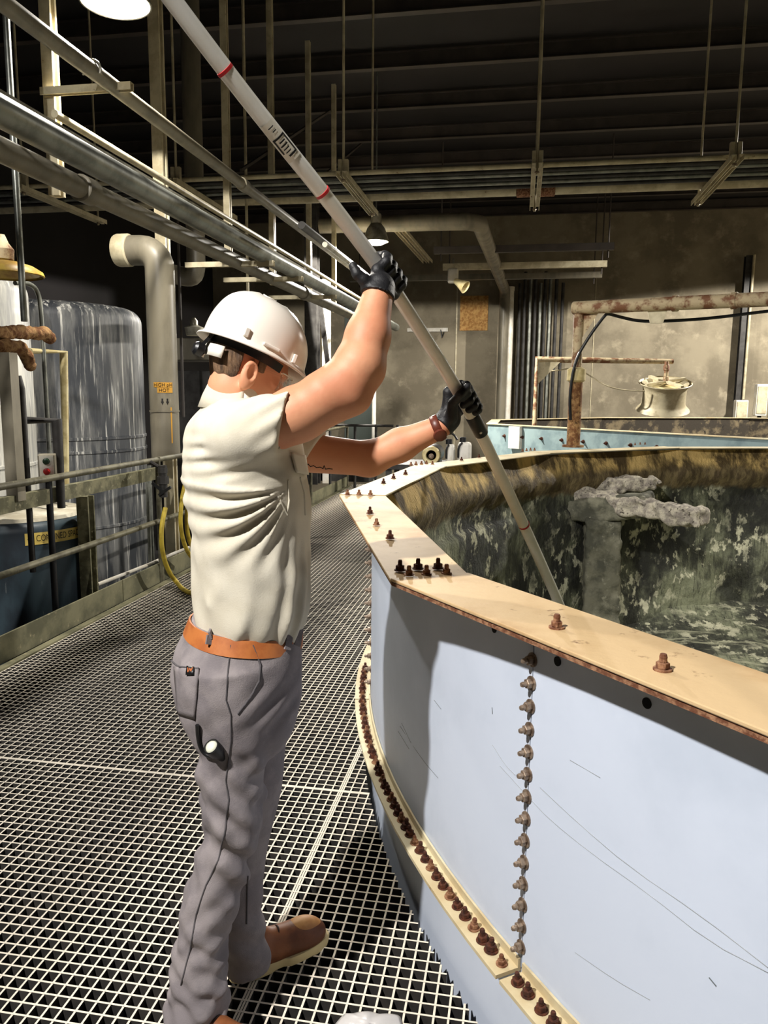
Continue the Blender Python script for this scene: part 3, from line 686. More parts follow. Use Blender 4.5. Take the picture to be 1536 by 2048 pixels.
# --- trousers
def trous(X):
    u,v,z=X[...,0],X[...,1],X[...,2]
    n=loft(X,Rleg_n)+.009*np.sin(z*62+u*45+v*30+1)*bumpmask(X,(.03,-.1,.45),(.2,.2,.22))*(.5+.5*np.sin(z*17+u*20))+.006*vnoise(X,30,15)+.004*vnoise(X,75,14)+.007*np.sin(z*120+u*60-v*40)*bumpmask(X,(-.02,-.1,.16),(.2,.2,.13))+.008*np.sin(z*95-u*50)*bumpmask(X,(-.06,-.1,.10),(.2,.2,.09))+.006*np.sin(z*70+u*70)*bumpmask(X,(.02,-.1,.62),(.2,.2,.10))
    f=loft(X,Rleg_f)+.004*vnoise(X,26,16)+.006*np.sin(z*80+u*40)*bumpmask(X,(.1,.08,.14),(.2,.2,.1))
    p=loft(X,Rpel,2.15)+.003*vnoise(X,30,17)+.0045*np.sin(z*85-u*70+1)*bumpmask(X,(.08,-.15,.86),(.10,.2,.06))
    d=smin(smin(n,p,.035),smin(f,p,.035),.012)
    hole_n=loft(X,shr(Rleg_n,.006)+np.array([-.02,0,0,0,0])); return np.maximum(d,-np.maximum(hole_n,z-.075))
tr=np_mesh('trousers',[sdf_piece(trous,(-.28,-.30,.01),(.36,.30,1.075),.0055)],m_trous,person,smooth_it=1); tt=bvh(tr)
tiltb=-.016
b=MB(); P=wrapband(Rpel,.992,1.030,.006,96,2.15,tiltb); b.grid([r+[r[0]] for r in zip(*[p for p in zip(*P)])] if False else [[P[i][j] for i in range(4)]+[P[0][j]] for j in range(96)]+[[P[i][0] for i in range(4)]+[P[0][0]]])
bt=b.build('belt',m_belt,person,smooth=40,local=True)
bel=bvh(bt)
for x,y0_,y1_ in((424,1236,1288),(577,1248,1298),(596,1246,1290)):
    o_=Vector(toloc(CAM)); P=[]
    for y in np.linspace(y0_,y1_,7):
        q=[h for h in(onsurf(bel,x+4-8*(y-y0_)/(y1_-y0_),y,.0035),onsurf(tt,x+4-8*(y-y0_)/(y1_-y0_),y,.0035)) if h is not None]
        if q: P.append(min(q,key=lambda h:(h-o_).length))
    b=MB()
    for p_,q_ in zip(P,P[1:]): b.bar(p_,q_+(q_-p_)*.15,.018,.005,upv=(.3,-.9,.1))
    b.build('belt_loop',m_trous,person,local=True)
surf_patch('back_pocket',tt,[(350,1333),(399,1336),(391,1438),(358,1428)],m_trous,eps=.003)
surf_line('pocket_hem',tt,[(346,1322),(362,1335),(399,1339)],.0022,m_seam,eps=.004)
surf_patch('pocket_tab',tt,[(376,1335),(391,1336),(391,1350),(376,1349)],m_black,eps=.0065,n=4)
surf_line('tab_emblem',tt,[(379,1339),(381,1346),(383.5,1341),(386,1346),(388,1339)],.0012,M('tab_orange',S(206,120,70),.6),eps=.0085,n=3)
surf_line('side_seam',tt,[(462,1290),(456,1340),(452,1400),(462,1430),(462,1480),(452,1560),(457,1600),(450,1660),(437,1720),(412,1770),(392,1830),(380,1900),(362,1970)],.0018,m_seam)
surf_line('front_pocket_edge',tt,[(506,1290),(521,1330),(518,1362),(500,1395),(475,1428)],.0026,m_seam)
surf_line('front_pocket_stitch',tt,[(460,1310),(490,1314),(512,1316)],.0014,m_seam); surf_line('inner_seam',tt,[(495,1752),(494,1800),(493,1848)],.0022,m_seam)
# --- gloves, watch
np_mesh('glove',[sdf_piece(lambda X:smin(handR(X),np.maximum(rcone(X,WR-(wr2-WR)*.2,wr2,.040,.034),-((X-A3(WR))@A3((wr2-WR)/np.linalg.norm(wr2-WR)))-.004),.012),*bx(Gr,WR,*thR,m=.085),.0027)],m_glove,person,smooth_it=1)
np_mesh('glove',[sdf_piece(lambda X:smin(handL(X),np.maximum(rcone(X,WL,wl2,.034,.032),-((X-A3(WL))@A3((wl2-WL)/np.linalg.norm(wl2-WL)))-.002),.012),*bx(Gl,WL,*thL,m=.085),.0027)],m_glove,person,smooth_it=1)
wd_=(WL-EL)/np.linalg.norm(WL-EL); wc=WL-wd_*.012
b=MB(); b.lathe([(.034,-.011),(.036,-.009),(.036,.009),(.034,.011)],wc,wd_,28,caps=False); b.build('watch_band',m_watch,person,smooth=50,local=True)
b=MB(); wn=bkL*.7-upL*.6; wn=wn-wd_*(wn@wd_); wn/=np.linalg.norm(wn); b.lathe([(.017,0),(.0185,.004),(.017,.009),(.014,.010)],wc+wn*.033,wn,28); b.build('watch_case',m_watch,person,smooth=40,local=True)
# --- head things
hair=lambda X: np.maximum(np.maximum(ellip(X,H(.006,0,.040),(.097,.080,.098),HR)+.0018*vnoise(X,160,3),((X-A3(Ho))@A3(hf*.86+hu*.10))+.024),-((X-A3(H(-.05,0,-.078)))@A3(hu*.95+hf*.3)))
np_mesh('hair',[sdf_piece(hair,*bx(H(-.12,-.1,-.09),H(.05,.1,.1),m=.02),.0035)],m_hair,person,smooth_it=1)
side=lambda X: np.maximum(ellip(X,H(.0,0,.03),(.098,.0795,.1),HR),boxd(X,H(.016,0,.034),(.010,.12,.024),HR))
np_mesh('sideburn',[sdf_piece(side,*bx(H(0,-.1,-.05),H(.04,.1,.08),m=.01),.003)],m_hair,person)
for s in(-1,1):
    b=MB(); b.lathe([(.0005,-.0115),(.007,-.009),(.0115,0),(.007,.009),(.0005,.0115)],H(.083,.031*s,.012),hl,16); b.build('eye',m_eye,person,smooth=60,local=True)
    b=MB(); b.tube([H(.088,.016*s,.030),H(.092,.03*s,.034),H(.084,.046*s,.030)],.004,8,smooth=1); b.build('eyebrow',m_hair,person,smooth=60,local=True)
# hard hat
hc=H(.010,0,.054); th=math.radians(-2); gf=hf*math.cos(th)+hu*math.sin(th); gu=hu*math.cos(th)-hf*math.sin(th)
def hatp(f,l,u): return tuple(hc+gf*f+hl*l+gu*u)
P=[]; nseg=72
prof=[(1.10,-.006),(1.09,-.002),(1.03,.002),(1.0,.010)]+[((1-s**2.25)**(1/2.25),.010+.128*s) for s in np.linspace(.08,.995,20)]
for r,h in prof:
    row=[]
    for t in np.linspace(0,2*math.pi,nseg,endpoint=False):
        c,s=math.cos(t),math.sin(t); A_=.130 if c>0 else .128; fr_=A_*r*c; lt=.108*r*s; hh=h
        if r>1.005 and c>0:
            k=max(0,c)**2.5*(r-1.0)/.10; fr_+=.036*k; hh-=.012*k
        if h>.03:
            q=math.hypot(fr_,lt)
            for l0 in(0,-.026,.026): hh+=.0042*math.exp(-((lt-l0)/.0065)**2)*min(1,(h-.03)/.05)*(1 if fr_<.09 else 0)
        row.append(hatp(fr_-.012*(h/.138)**2,lt,hh))
    P.append(row)
b=MB(); b.grid([r+[r[0]] for r in P]); b.add(P[-1],[tuple(range(nseg))])
hat=b.build('hard_hat',m_hat,person,smooth=50,local=True); md=hat.modifiers.new('s','SOLIDIFY'); md.thickness=.003; md.offset=-1
def slot(f,s,u,sz): 
    b=MB(); c=hatp(f,.1105*s*math.sqrt(max(0,1-(f/.130)**2)),u); R=Matrix((gf,hl,gu)).transposed(); b.box(c,sz,tilt=R); b.build('hat_slot',m_hat,hat,local=True,bevel=.002)
for s in(-1,1): slot(.0,s,.014,(.042,.010,.007)); slot(-.062,s,.022,(.012,.012,.020)); slot(.066,s,.016,(.010,.012,.022))
b=MB(); P=[]
for h,r in((-.002,.93),(-.022,.90),(-.022,.88),(-.002,.9)): P.append([hatp((.112 if math.cos(t)>0 else .118)*r*math.cos(t)-.004,.096*r*math.sin(t),h-.006*math.cos(t)) for t in np.linspace(math.radians(55),math.radians(305),40)])
b.grid([[P[i%4][j] for i in range(5)] for j in range(40)]); b.build('suspension_band',m_black,hat,smooth=40,local=True)
b=MB(); b.grid([[hatp(.108*math.cos(t)-.006,.090*math.sin(t),h) for t in np.linspace(math.radians(150),math.radians(222),14)] for h in(-.022,-.050)]); o=b.build('nape_pad',m_white,hat,smooth=60,local=True); o.modifiers.new('s','SOLIDIFY').thickness=.003
b=MB(); kc=np.array(hatp(-.128,-.012,-.045)); b.lathe([(.010,-.014),(.016,-.010),(.017,.006),(.012,.012)],kc,-gf,16); b.bar(kc,np.array(hatp(-.112,-.02,0)),.014,.008); b.build('ratchet_knob',m_black,hat,smooth=40,local=True)
# safety glasses
b=MB(); P=[]
for u in np.linspace(-.024,.022,7):
    P.append([H(.122-.052*abs(t)**2.2-.004*(u/.02)**2,.074*t,u+.012-.004*abs(t)) for t in np.linspace(-1,1,25)])
b.grid(P); o=b.build('safety_glasses',m_glass,person,smooth=60,local=True); o.modifiers.new('s','SOLIDIFY').thickness=.002
for s in(-1,1):
    b=MB(); b.tube([H(.072,.078*s,.022),H(.03,.083*s,.020),H(-.012,.085*s,.016),H(-.03,.082*s,.004)],.0024,8); b.build('temple_arm',m_glass,o,smooth=60,local=True)
b=MB(); b.tube([H(.122-.052*abs(t)**2.2,.074*t,.034-.004*abs(t)) for t in np.linspace(-1,1,25)],.0016,6); b.build('brow_bar',m_white,o,smooth=60,local=True)
# tattoo line on the far upper arm
tb=bvh(body)
surf_line('tattoo',tb,[(604,930),(609,925),(612,933),(616,928),(621,933),(627,931),(633,935),(640,934),(646,937),(648,931),(651,938),(658,937),(665,938)],.0011,m_ink,eps=.0006,n=3)
# shirt pocket, flap, hems
st=bvh(bpy.data.objects['shirt'])
surf_line('placket_fold',st,[(560,1000),(574,1028),(578,1000),(576,960)],.0022,m_shirt,n=6)
surf_patch('pocket_flap',st,[(578,905),(606,912),(612,950),(588,945)],m_shirt,eps=.006,n=8)
surf_line('pocket_edge',st,[(600,955),(608,985),(610,1030)],.002,m_shirt,n=6)
surf_line('sleeve_hem',st,[(579,794),(572,830),(565,868),(557,898)],.0016,m_shirt,n=6)
# --- boots
def boot(heel,toe,zt,dirv):
    d=np.array(dirv,float); d/=np.linalg.norm(d); l=np.array([-d[1],d[0],0]); u=np.array([0,0,1.]); R=[d,l,u]; h=np.array(heel,float); h[2]=0
    p=lambda f,s,z: h+d*f+l*s+u*z
    def upper(X):
        a=ellip(X,p(.06,0,.062),(.064,.037,.055),R); a=smin(a,ellip(X,p(.135,0,.056),(.07,.042,.048),R),.03); a=smin(a,ellip(X,p(.215,.003,.050),(.066,.047,.044),R),.03)
        a=smin(a,rcone(X,p(.06,0,.07),p(.055,0,.115),.040,.038),.03); return np.maximum(a,.026-X[...,2])
    bo=np_mesh('boot',[sdf_piece(upper,*bx(p(-.02,0,0),p(.30,0,.18),m=.06),.004)],m_shoe,person,smooth_it=1)
    out=[]; 
    for t in np.linspace(0,2*math.pi,48,endpoint=False):
        c,s=math.cos(t),math.sin(t); f=.142+.146*c; w=(.050 if c>.1 else .041)*(1-.12*math.exp(-((c+.1)/.3)**2))
        out.append((f,w*np.sign(s)*abs(s)**.75))
    b=MB(); P=[]
    for z,k in((0,.97),(.004,1.0),(.024,1.02),(.030,.99)):
        P.append([tuple(p(.142+(f-.142)*k,s*k,max(z,.0)+(.012 if (z<.01 and int(f*110)%2 and f>.12) else 0)*.4)) for f,s in out])
    b.grid([r+[r[0]] for r in P]); b.add(P[0],[tuple(range(47,-1,-1))]); b.add(P[-1],[tuple(range(48))]); b.build('sole',m_sole,bo,smooth=40,local=True)
    toef=lambda X: np.maximum(ellip(X,p(.212,.003,.056),(.063,.041,.044),R),.070-X[...,2]-.25*((X-A3(p(.2,0,0)))@A3(d)))
    np_mesh('toe_cap',[sdf_piece(toef,*bx(p(.12,0,0),p(.30,0,.12),m=.03),.004)],m_toe,bo,smooth_it=1)
    for q in range(3):
        f=.132+.018*q; b=MB(); b.tube([p(f,-.030,.088-.006*q),p(f+.006,0,.112-.008*q),p(f,.030,.088-.006*q)],.0028,8,smooth=2); b.build('lace',m_lace,bo,smooth=60,local=True)
    return bo
hf0=toloc(px(462,1962,Z=0)); tf0=toloc(px(652,1880,Z=.03)); boot(hf0,tf0,0,tf0-hf0)
dn=np.array([.60,-.80,0]); hn0=np.array([Rleg_n[0,1],Rleg_n[0,2],0])-dn*.070; boot(hn0,None,0,dn)
# --- the sampling tube
m_tube=M('frosted_clear_tube',S(252,250,243),.3,trans=0,c2=S(244,240,226),sc=6,coat=.3)
m_rmark=M('red_mark',S(196,40,44),.5)
tube=empty('sampling_tube',TP[9],0,'long clear sampling tube with red depth marks held in both gloved hands','tube')
TPs=[Vector(p) for p in TP]
b=MB(); b.tube(TPs,RT,20,smooth=2); b.build('tube_body',m_tube,tube,smooth=60)
def ringon(f,hw,r,name,mat):
    c=Vector(tube_at(f)); d=(Vector(tube_at(f+.05))-Vector(tube_at(f-.05))).normalized(); b=MB(); b.lathe([(r-.001,-hw),(r,-hw*.9),(r,hw*.9),(r-.001,hw)],c,d,24); return b.build(name,mat,tube,smooth=50)
for f in(1.0,3.0,8.0): ringon(f,.0035,RT+.0008,'red_mark',m_rmark)
ringon(6.97,.036,RT+.0030,'black_coupling',m_black)
b=MB(); c=Vector(tube_at(7.0)); d=(Vector(tube_at(7.3))-Vector(tube_at(6.9))).normalized(); tc_=(Vector(CAM)-c).normalized(); tc_=(tc_-d*tc_.dot(d)).normalized(); b.lathe([(.004,0),(.003,.0015)],c+d*.012+tc_*(RT+.0028),tc_,12); b.build('coupling_screw',m_white,tube)
# printed label near the top
c=Vector(tube_at(2.08)); d=(Vector(tube_at(2.5))-Vector(tube_at(1.7))).normalized(); tc_=(Vector(CAM)-c).normalized(); tc_=(tc_-d*tc_.dot(d)).normalized(); sd=d.cross(tc_)
def tubepatch(name,h0,h1,a0,a1,r,mat):
    b=MB(); b.grid([[c+d*h+(tc_*math.cos(a)+sd*math.sin(a))*r for a in np.linspace(a0,a1,8)] for h in(h0,h1)]); return b.build(name,mat,tube,smooth=60)
m_lab=M('label_paper',S(236,230,214),.6)
tubepatch('label',-.055,.032,-1.1,1.1,RT+.0008,m_lab)
for h0,h1,a0,a1 in((-.022,.022,-.95,-.72),(-.022,-.018,-.95,.8),(-.022,.012,.62,.85),(.018,.022,-.95,.3),(-.012,-.009,-.5,.3),(-.004,-.001,-.5,.45),(.004,.006,-.4,.4),(.011,.013,-.3,.4),(-.045,-.043,-.4,.3),(-.036,-.034,-.4,.1)):
    tubepatch('label_print',h0,h1,a0,a1,RT+.0012,m_ink)
# --- flashlight clipped in the leg pocket
q=onsurf(tt,430,1492,.012); fl=Vector(PO)+Matrix.Rotation(PA,3,'Z')@q
flash=empty('flashlight',fl,0,'small black flashlight clipped head up in the trouser leg pocket','flashlight')
ax_=Vector((-.25,-.62,.74)).normalized()
b=MB(); b.lathe([(.010,-.085),(.012,-.08),(.012,-.03),(.0185,-.012),(.019,.012),(.0165,.014),(.0145,.010)],fl,ax_,24); b.build('flashlight_body',m_black,flash,smooth=40)
b=MB(); b.lathe([(.0148,0),(.013,.004),(.007,.0065),(.0005,.007)],fl+ax_*.010,ax_,24); b.build('lens',M('flash_lens',S(226,226,206),.15,coat=.5),flash,smooth=60)
cpts=[onsurf(tt,x,y,.006) for x,y in((398,1447),(399,1470),(404,1492),(414,1507),(432,1512))]
b=MB(); b.tube([Vector(PO)+Matrix.Rotation(PA,3,'Z')@p for p in cpts if p is not None],.0048,8,smooth=2); b.build('pocket_clip',m_black,flash,smooth=60)
# ================================================================ OVERHEAD, LEFT SIDE, BACKGROUND
def thing(name,loc,label,cat,group=None): return empty(name,loc,0,label,cat,group)
def one(mb,name,mat,label,cat,group=None,smooth=40): return tag(mb.build(name,mat,smooth=smooth),label,cat,group)
def along(x,y,X): p=px(x,y,X=X); return p.x,p.z
# ---- high bay lamps
m_glare=bulb_mat('lamp_glare',(1,.94,.80,1),9)
def high_bay(loc,r,label,power,angle):
    t=thing('high_bay_lamp',Vector(loc),label,'lamp'); L_=Vector(loc)
    b=MB(); b.lathe([(r,0),(r*1.03,.004),(r*.98,.05),(r*.72,.20),(r*.42,.28),(r*.40,.275),(r*.70,.19),(r*.95,.045),(r*.985,.004)],L_,seg=40,caps=False); b.build('shade',m_steel,t,smooth=50)
    b=MB(); b.lathe([(r*.40,.27),(r*.42,.30),(r*.40,.42),(r*.2,.46)],L_,seg=24); b.build('ballast_housing',m_steel,t,smooth=40)
    b=MB(); b.tube([L_+Vector((0,0,.45)),L_+Vector((0,0,ZC-loc[2]+.26))],.012,8); b.build('stem',m_alum,t)
    b=MB(); b.lathe([(.005,-.02),(.05,.0),(.085,.06),(.085,.12),(.045,.2),(.03,.26)],L_,seg=20); b.build('bulb',m_bulb,t,smooth=60)
    b=MB(); b.lathe([(r*.9,.03),(r*.8,-.01),(r*.5,-.04),(.01,-.05)],L_,seg=28,caps=False); b.build('lens',m_glare,t,smooth=60)  # added glowing dish, stands in for the glare round the bulb
    l=lamp_light('lamp_beam',L_+Vector((0,0,-.07)),power,WARM,size=angle,rad=.06,blend=.04,aim=(0,.05 if loc[1]>10 else 0,-1)); l.location=(0,0,-.07); l.parent=t; return t
high_bay(LAMP_NEAR,.215,'glowing high bay lamp overhead at the upper left corner of the scene',470,math.radians(168))
high_bay(LAMP_FAR,.20,'glowing high bay lamp far down the walkway, behind the raised glove',2300,math.radians(178))
# ---- vertical strut hangers along the walkway
for i,(x,zb) in enumerate([(120,2.85),(318,0.0),(457,3.0),(545,2.9),(618,2.9),(668,2.9)]):
    p=px(x,500,X=-3.0) if i!=1 else px(326,500,Y=6.85); w=(.075,.10,.065,.065,.065,.065)[i]
    lab=['cream strut hanging behind the pipes near the upper left corner','tall cream steel column rising from the railing beside the grey duct','cream strut crossing behind the tube, third along the walkway','slim strut behind the tube label, fourth along the walkway','slim dim strut, fifth along the walkway ceiling','slim dim strut farthest along the walkway ceiling'][i]
    b=MB(); b.section((p.x,p.y,zb),(p.x,p.y,ZC),[(-w/2,-w/2),(w/2,-w/2),(w/2,-w/4),(-w/4,-w/4),(-w/4,w/4),(w/2,w/4),(w/2,w/2),(-w/2,w/2)])
    one(b,'strut_column',m_cream,lab,'strut','strut hangers along the walkway')
    if i<4:
        for j,(dz,x0,x1) in enumerate([(3.53-.07,-3.03,-2.42)] if i in(0,) else [(2.83-.085,-3.03,-2.2)]):
            b=MB(); b.channel((x0,p.y-.06,dz),(x1,p.y-.06,dz),.045,.045,.006)
            one(b,'support_bracket',m_cream,['cream bracket under the highest pipe at the upper left','cream bracket under the two large pipes beside the tall column','cream bracket under the large pipes behind the third strut','cream bracket under the large pipes behind the fourth strut'][i],'bracket')
for (a,c) in (((660,222),(482,340)),((722,288),(655,345))):
    b=MB(); b.bar(px(*a,X=-3.05),px(*c,X=-3.05),.03,.03); one(b,'diagonal_brace',m_purlin,'dim diagonal brace '+('under the purlins left of the tube' if a[0]==660 else 'beside the first ceiling rod'),'brace')
# ---- pipes running along the walkway
def ypipe(x,y,X,r,mat,label,y0=.6,y1=14.2,name='overhead_pipe',coup=()):
    px_,pz=along(x,y,X); t=thing(name,(px_,(y0+y1)/2,pz),label,'pipe')
    b=MB(); b.tube([(px_,y0,pz),(px_,y1,pz)],r,20); b.build('pipe_run',mat,t,smooth=50)
    for c in coup:
        b=MB(); b.lathe([(r,-.07),(r*1.22,-.06),(r*1.22,.06),(r,.07)],(px_,c,pz),(0,1,0),20); b.build('coupling',mat,t,smooth=40)
    return px_,pz
A_=ypipe(0,299,-2.55,.062,m_ductg,'lowest thick grey pipe running overhead along the walkway from the left edge',coup=(4.35,9.0))
B_=ypipe(0,221,-2.30,.068,m_alum,'thick grey pipe just above the lowest overhead pipe at left')
C_=ypipe(100,77,-2.55,.046,m_ductg,'highest overhead pipe at left, clamped to a cream bracket',coup=(7.0,))
ypipe(100,92,-2.62,.012,m_alum,'thin conduit strapped under the highest overhead pipe',name='conduit')
ypipe(160,258,-2.85,.024,m_cream,'slim cream pipe between the two upper overhead pipes',y0=4.55,name='conduit')
ypipe(590,440,-2.35,.04,m_dksteel,'dark pipe behind the tube below the conduit rack',y0=8.2)
ypipe(690,520,-2.2,.03,m_steel,'bright slim pipe near the raised glove',y0=8.6)
b=MB(); cz=px(470,0,Y=4.55); 
p=Vector((C_[0],px(182,110,X=C_[0]).y,C_[1])); b=MB(); b.tube([p+Vector((math.cos(a)*.056,0,math.sin(a)*.056)) for a in np.linspace(-.4,math.pi+.4,14)],.009,8); one(b,'pipe_clamp',m_steel,'u bolt clamp holding the highest pipe to its bracket','clamp')
# ladder tray between the pipes
t=thing('cable_tray',(-2.52,4.5,A_[1]+.17),'ladder cable tray seen between the two thick overhead pipes','cable tray'); 
for dx in(-.14,.14):
    b=MB(); b.bar((-2.52+dx,1,A_[1]+.17),(-2.52+dx,8.4,A_[1]+.17),.02,.03); b.build('side_rail',m_steel,t)
for y in np.arange(1.2,8.3,.24):
    b=MB(); b.bar((-2.66,y,A_[1]+.165),(-2.38,y,A_[1]+.165),.03,.012); b.build('rung',m_steel,t)
# ---- conduit rack across the hall
YR=7.9; zs=px(687,346,Y=YR).z
def trapeze(x,label):
    p=px(x,346,Y=YR); t=thing('trapeze_hanger',(p.x,YR+.8,zs),label,'hanger','trapeze hangers of the conduit rack')
    for dx in(-.032,.032):
        b=MB(); b.channel((p.x+dx,YR-.1,zs-.03),(p.x+dx,YR+1.62,zs-.03),.045,.05,.006); b.build('channel',m_cream,t)
        b=MB(); b.box((p.x+dx,YR,zs+.06),(.04,.05,.13)); b.build('clip',m_cream,t,bevel=.004)
    for dy in(.0,1.5):
        b=MB(); b.tube([(p.x,YR+dy,zs-.09),(p.x,YR+dy,ZC+.05)],.013,8); b.build('rod',m_cream,t,smooth=60)
        b=MB(); b.lathe([(.022,-.075),(.022,-.06)],(p.x,YR+dy,zs),seg=6); b.build('nut',m_zinc,t)
for x,l in((45,'cream trapeze hanger of the conduit rack nearest the left edge'),(352,'cream trapeze hanger beside the tall column at left'),(687,'cream trapeze hanger right behind the tube'),(1074,'cream trapeze hanger in the middle of the conduit rack'),(1468,'cream trapeze hanger of the conduit rack at far right')): trapeze(x,l)
def xpipe(y,z,r,mat,label,x0=-8.5,x1=10.5,coup=(),name='conduit',cat='conduit'):
    t=thing(name,((x0+x1)/2,y,z),label,cat)
    b=MB(); b.tube([(x0,y,z),(x1,y,z)],r,16); b.build('pipe_run',mat,t,smooth=50)
    for c in coup:
        b=MB(); b.lathe([(r,-.09),(r*1.25,-.08),(r*1.25,.08),(r,.09)],(c,y,z),(1,0,0),16); b.build('coupling',m_rust,t,smooth=40)
for i,(dy,r,mm,l) in enumerate([(.10,.024,m_cream,'cream conduit on the near edge of the overhead rack'),(.24,.018,m_dksteel,'thin dark conduit second from the near edge of the rack'),(.38,.022,m_alum,'grey conduit third from the near edge of the rack'),(.52,.018,m_dksteel,'thin dark conduit fourth from the near edge of the rack'),(.68,.022,m_alum,'grey conduit fifth from the near edge of the rack'),(.84,.02,m_dksteel,'dark conduit next to the thick rack pipe')]):
    xpipe(YR+dy,zs+r,r,mm,l)
xpipe(YR+1.15,zs+.065,.065,m_cream,'thick cream pipe on the far side of the overhead conduit rack',coup=(px(1050,350,Y=YR+1.1).x,px(1095,350,Y=YR+1.1).x,-8),name='rack_pipe',cat='pipe')
# ---- pipe crossing to the back wall, then down
zb=px(958,442,Y=13).z; xa=px(640,442,Y=13).x; xb=px(958,442,Y=13).x; xw=px(1010,572,Y=21.4).x
t=thing('drop_pipe',(xw,21.4,0),'thick pale pipe crossing under the roof then dropping down the back wall','pipe')
b=MB(); b.tube([(xa,13,zb),(xb-.2,13,zb),(xb,13.2,zb),(xw,21.2,zb),(xw,21.4,zb-.2),(xw-.02,21.4,-.5)],.125,20); b.build('pipe_run',m_ductg,t,smooth=40)
p=px(1019,600,Y=21.6); b=MB(); b.tube([(p.x,21.6,4.4),(p.x,21.6,-.5)],.12,18); b.tube([(p.x,21.6,4.4),(p.x,21.6,4.5)],.13,18); one(b,'drop_pipe',m_white,'pale pipe on the back wall just right of the dropping pipe','pipe')
p=px(838,500,Y=16); zq=zb-.02
for dx in(-.06,.06):
    b=MB(); b.channel((px(800,450,Y=13.4).x+dx,13.4,zq),(px(856,510,Y=16.6).x+dx,16.6,zq),.08,.06,.008); one(b,'strut_rail',m_cream,'cream strut rail under the roof beside the far lamp, '+('left' if dx<0 else 'right')+' of the pair','strut')
for (xl,xr,y,Y,mm,l) in ((868,1228,494,15.4,m_purlin,'uppermost of three long pipes hung before the back wall'),(886,1214,528,17.2,m_cream,'middle of three long pipes hung before the back wall, white at left'),(700,1204,551,18.9,m_ductg,'lowest of three long pipes hung before the back wall')):
    a,c=px(xl,y+6,Y=Y),px(xr,y,Y=Y); z=(a.z+c.z)/2; t=thing('hung_pipe',((a.x+c.x)/2,Y,z),l,'pipe')
    b=MB(); b.bar((a.x,Y,z),(c.x,Y,z),.10,.13); b.build('pipe_run',mm,t)
    for f in(.04,.97):
        b=MB(); X_=a.x+(c.x-a.x)*f; b.tube([(X_,Y,z-.2),(X_,Y,ZC+.05)],.014,6); b.build('rod',m_purlin,t)
# siren below the middle pipe
p=px(906,560,Y=17.2); t=thing('horn_siren',p,'small white horn siren hanging under the middle hung pipe','siren')
b=MB(); b.box(p+Vector((0,0,.08)),(.22,.2,.3)); b.build('housing',m_white,t,bevel=.03)
b=MB(); b.lathe([(.06,0),(.08,.12),(.14,.3),(.13,.3),(.05,.02)],p+Vector((.05,-.05,-.02)),(.75,-.3,-.5),20); b.build('horn',m_pvcy,t,smooth=40)
b=MB(); b.tube([p+Vector((0,0,.2)),p+Vector((0,0,.45))],.02,8); b.build('bracket',m_steel,t)
# ---- back wall things
a,c=px(921,592,Y=Y1-.03),px(975,661,Y=Y1-.03); b=MB(); b.box(((a.x+c.x)/2,Y1-.03,(a.z+c.z)/2),(c.x-a.x,.03,a.z-c.z)); one(b,'plywood_panel',m_osb,'square of tan strand board fixed high on the back wall','board')
a,c=px(815,660,Y=Y1-.05),px(896,660,Y=Y1-.05); t=thing('wall_rail',((a.x+c.x)/2,Y1-.05,a.z),'short white rail with a hook on the back wall','rail')
b=MB(); b.box(((a.x+c.x)/2,Y1-.05,a.z),(c.x-a.x,.08,.10)); b.build('rail_bar',m_white,t)
b=MB(); h_=px(884,668,Y=Y1-.12); b.tube([h_+Vector((-.04,0,.12)),h_+Vector((0,0,-.1)),h_+Vector((.05,0,.05))],.015,6); b.build('hook',m_black,t)
cols=[(1036,m_dksteel),(1046,m_dksteel),(1057,m_alum),(1067,m_dksteel),(1077,m_alum),(1086,m_dksteel),(1096,m_alum),(1108,m_dksteel),(1121,m_dksteel)]
nm=['first','second','third','fourth','fifth','sixth','seventh','eighth','ninth']
for i,(x,mm) in enumerate(cols):
    p=px(x,700,Y=21.7); b=MB(); b.tube([(p.x,21.7,4.6+.1*((i*7)%4)),(p.x,21.7,-.5)],.045,10); one(b,'wall_conduit',mm,'%s slim vertical conduit right of the pale drop pipes'%nm[i],'conduit','vertical conduits on the back wall')
p=px(1484,700,Y=21.7); b=MB(); b.ibeam((p.x,21.75,-.5),(p.x,21.75,5.2),.16,.2,.02,upv=(0,1,0)); one(b,'wall_stanchion',m_dksteel,'dark vertical stanchion against the back wall at far right','stanchion')
p=px(1494,700,Y=21.6); b=MB(); b.tube([(p.x,21.6,-.5),(p.x,21.6,5.2)],.035,10); one(b,'riser_pipe',m_cream,'slim cream riser pipe beside the dark stanchion','pipe')
for (x0,x1,y0,y1,l) in((1470,1492,800,840,'cream bracket box at the foot of the dark stanchion'),(1512,1530,768,832,'tall pale electrical box at the right edge by the back wall'),(1540,1562,790,838,'pale box just past the right edge by the back wall')):
    a,c=px(x0,y0,Y=20.9),px(x1,y1,Y=20.9); t=thing('electrical_box',((a.x+c.x)/2,20.9,c.z),l,'box')
    b=MB(); b.box(((a.x+c.x)/2,20.9,(a.z+c.z)/2),(c.x-a.x,.25,a.z-c.z)); b.build('enclosure',m_white,t,bevel=.02)
    b=MB(); b.box(((a.x+c.x)/2,20.765,(a.z+c.z)/2),((c.x-a.x)*.8,.02,(a.z-c.z)*.85)); b.build('cover',m_cream,t)
    b=MB(); b.tube([((a.x+c.x)/2,20.9,c.z),((a.x+c.x)/2,20.9,-.5)],.05,8); b.build('stand',m_dksteel,t)
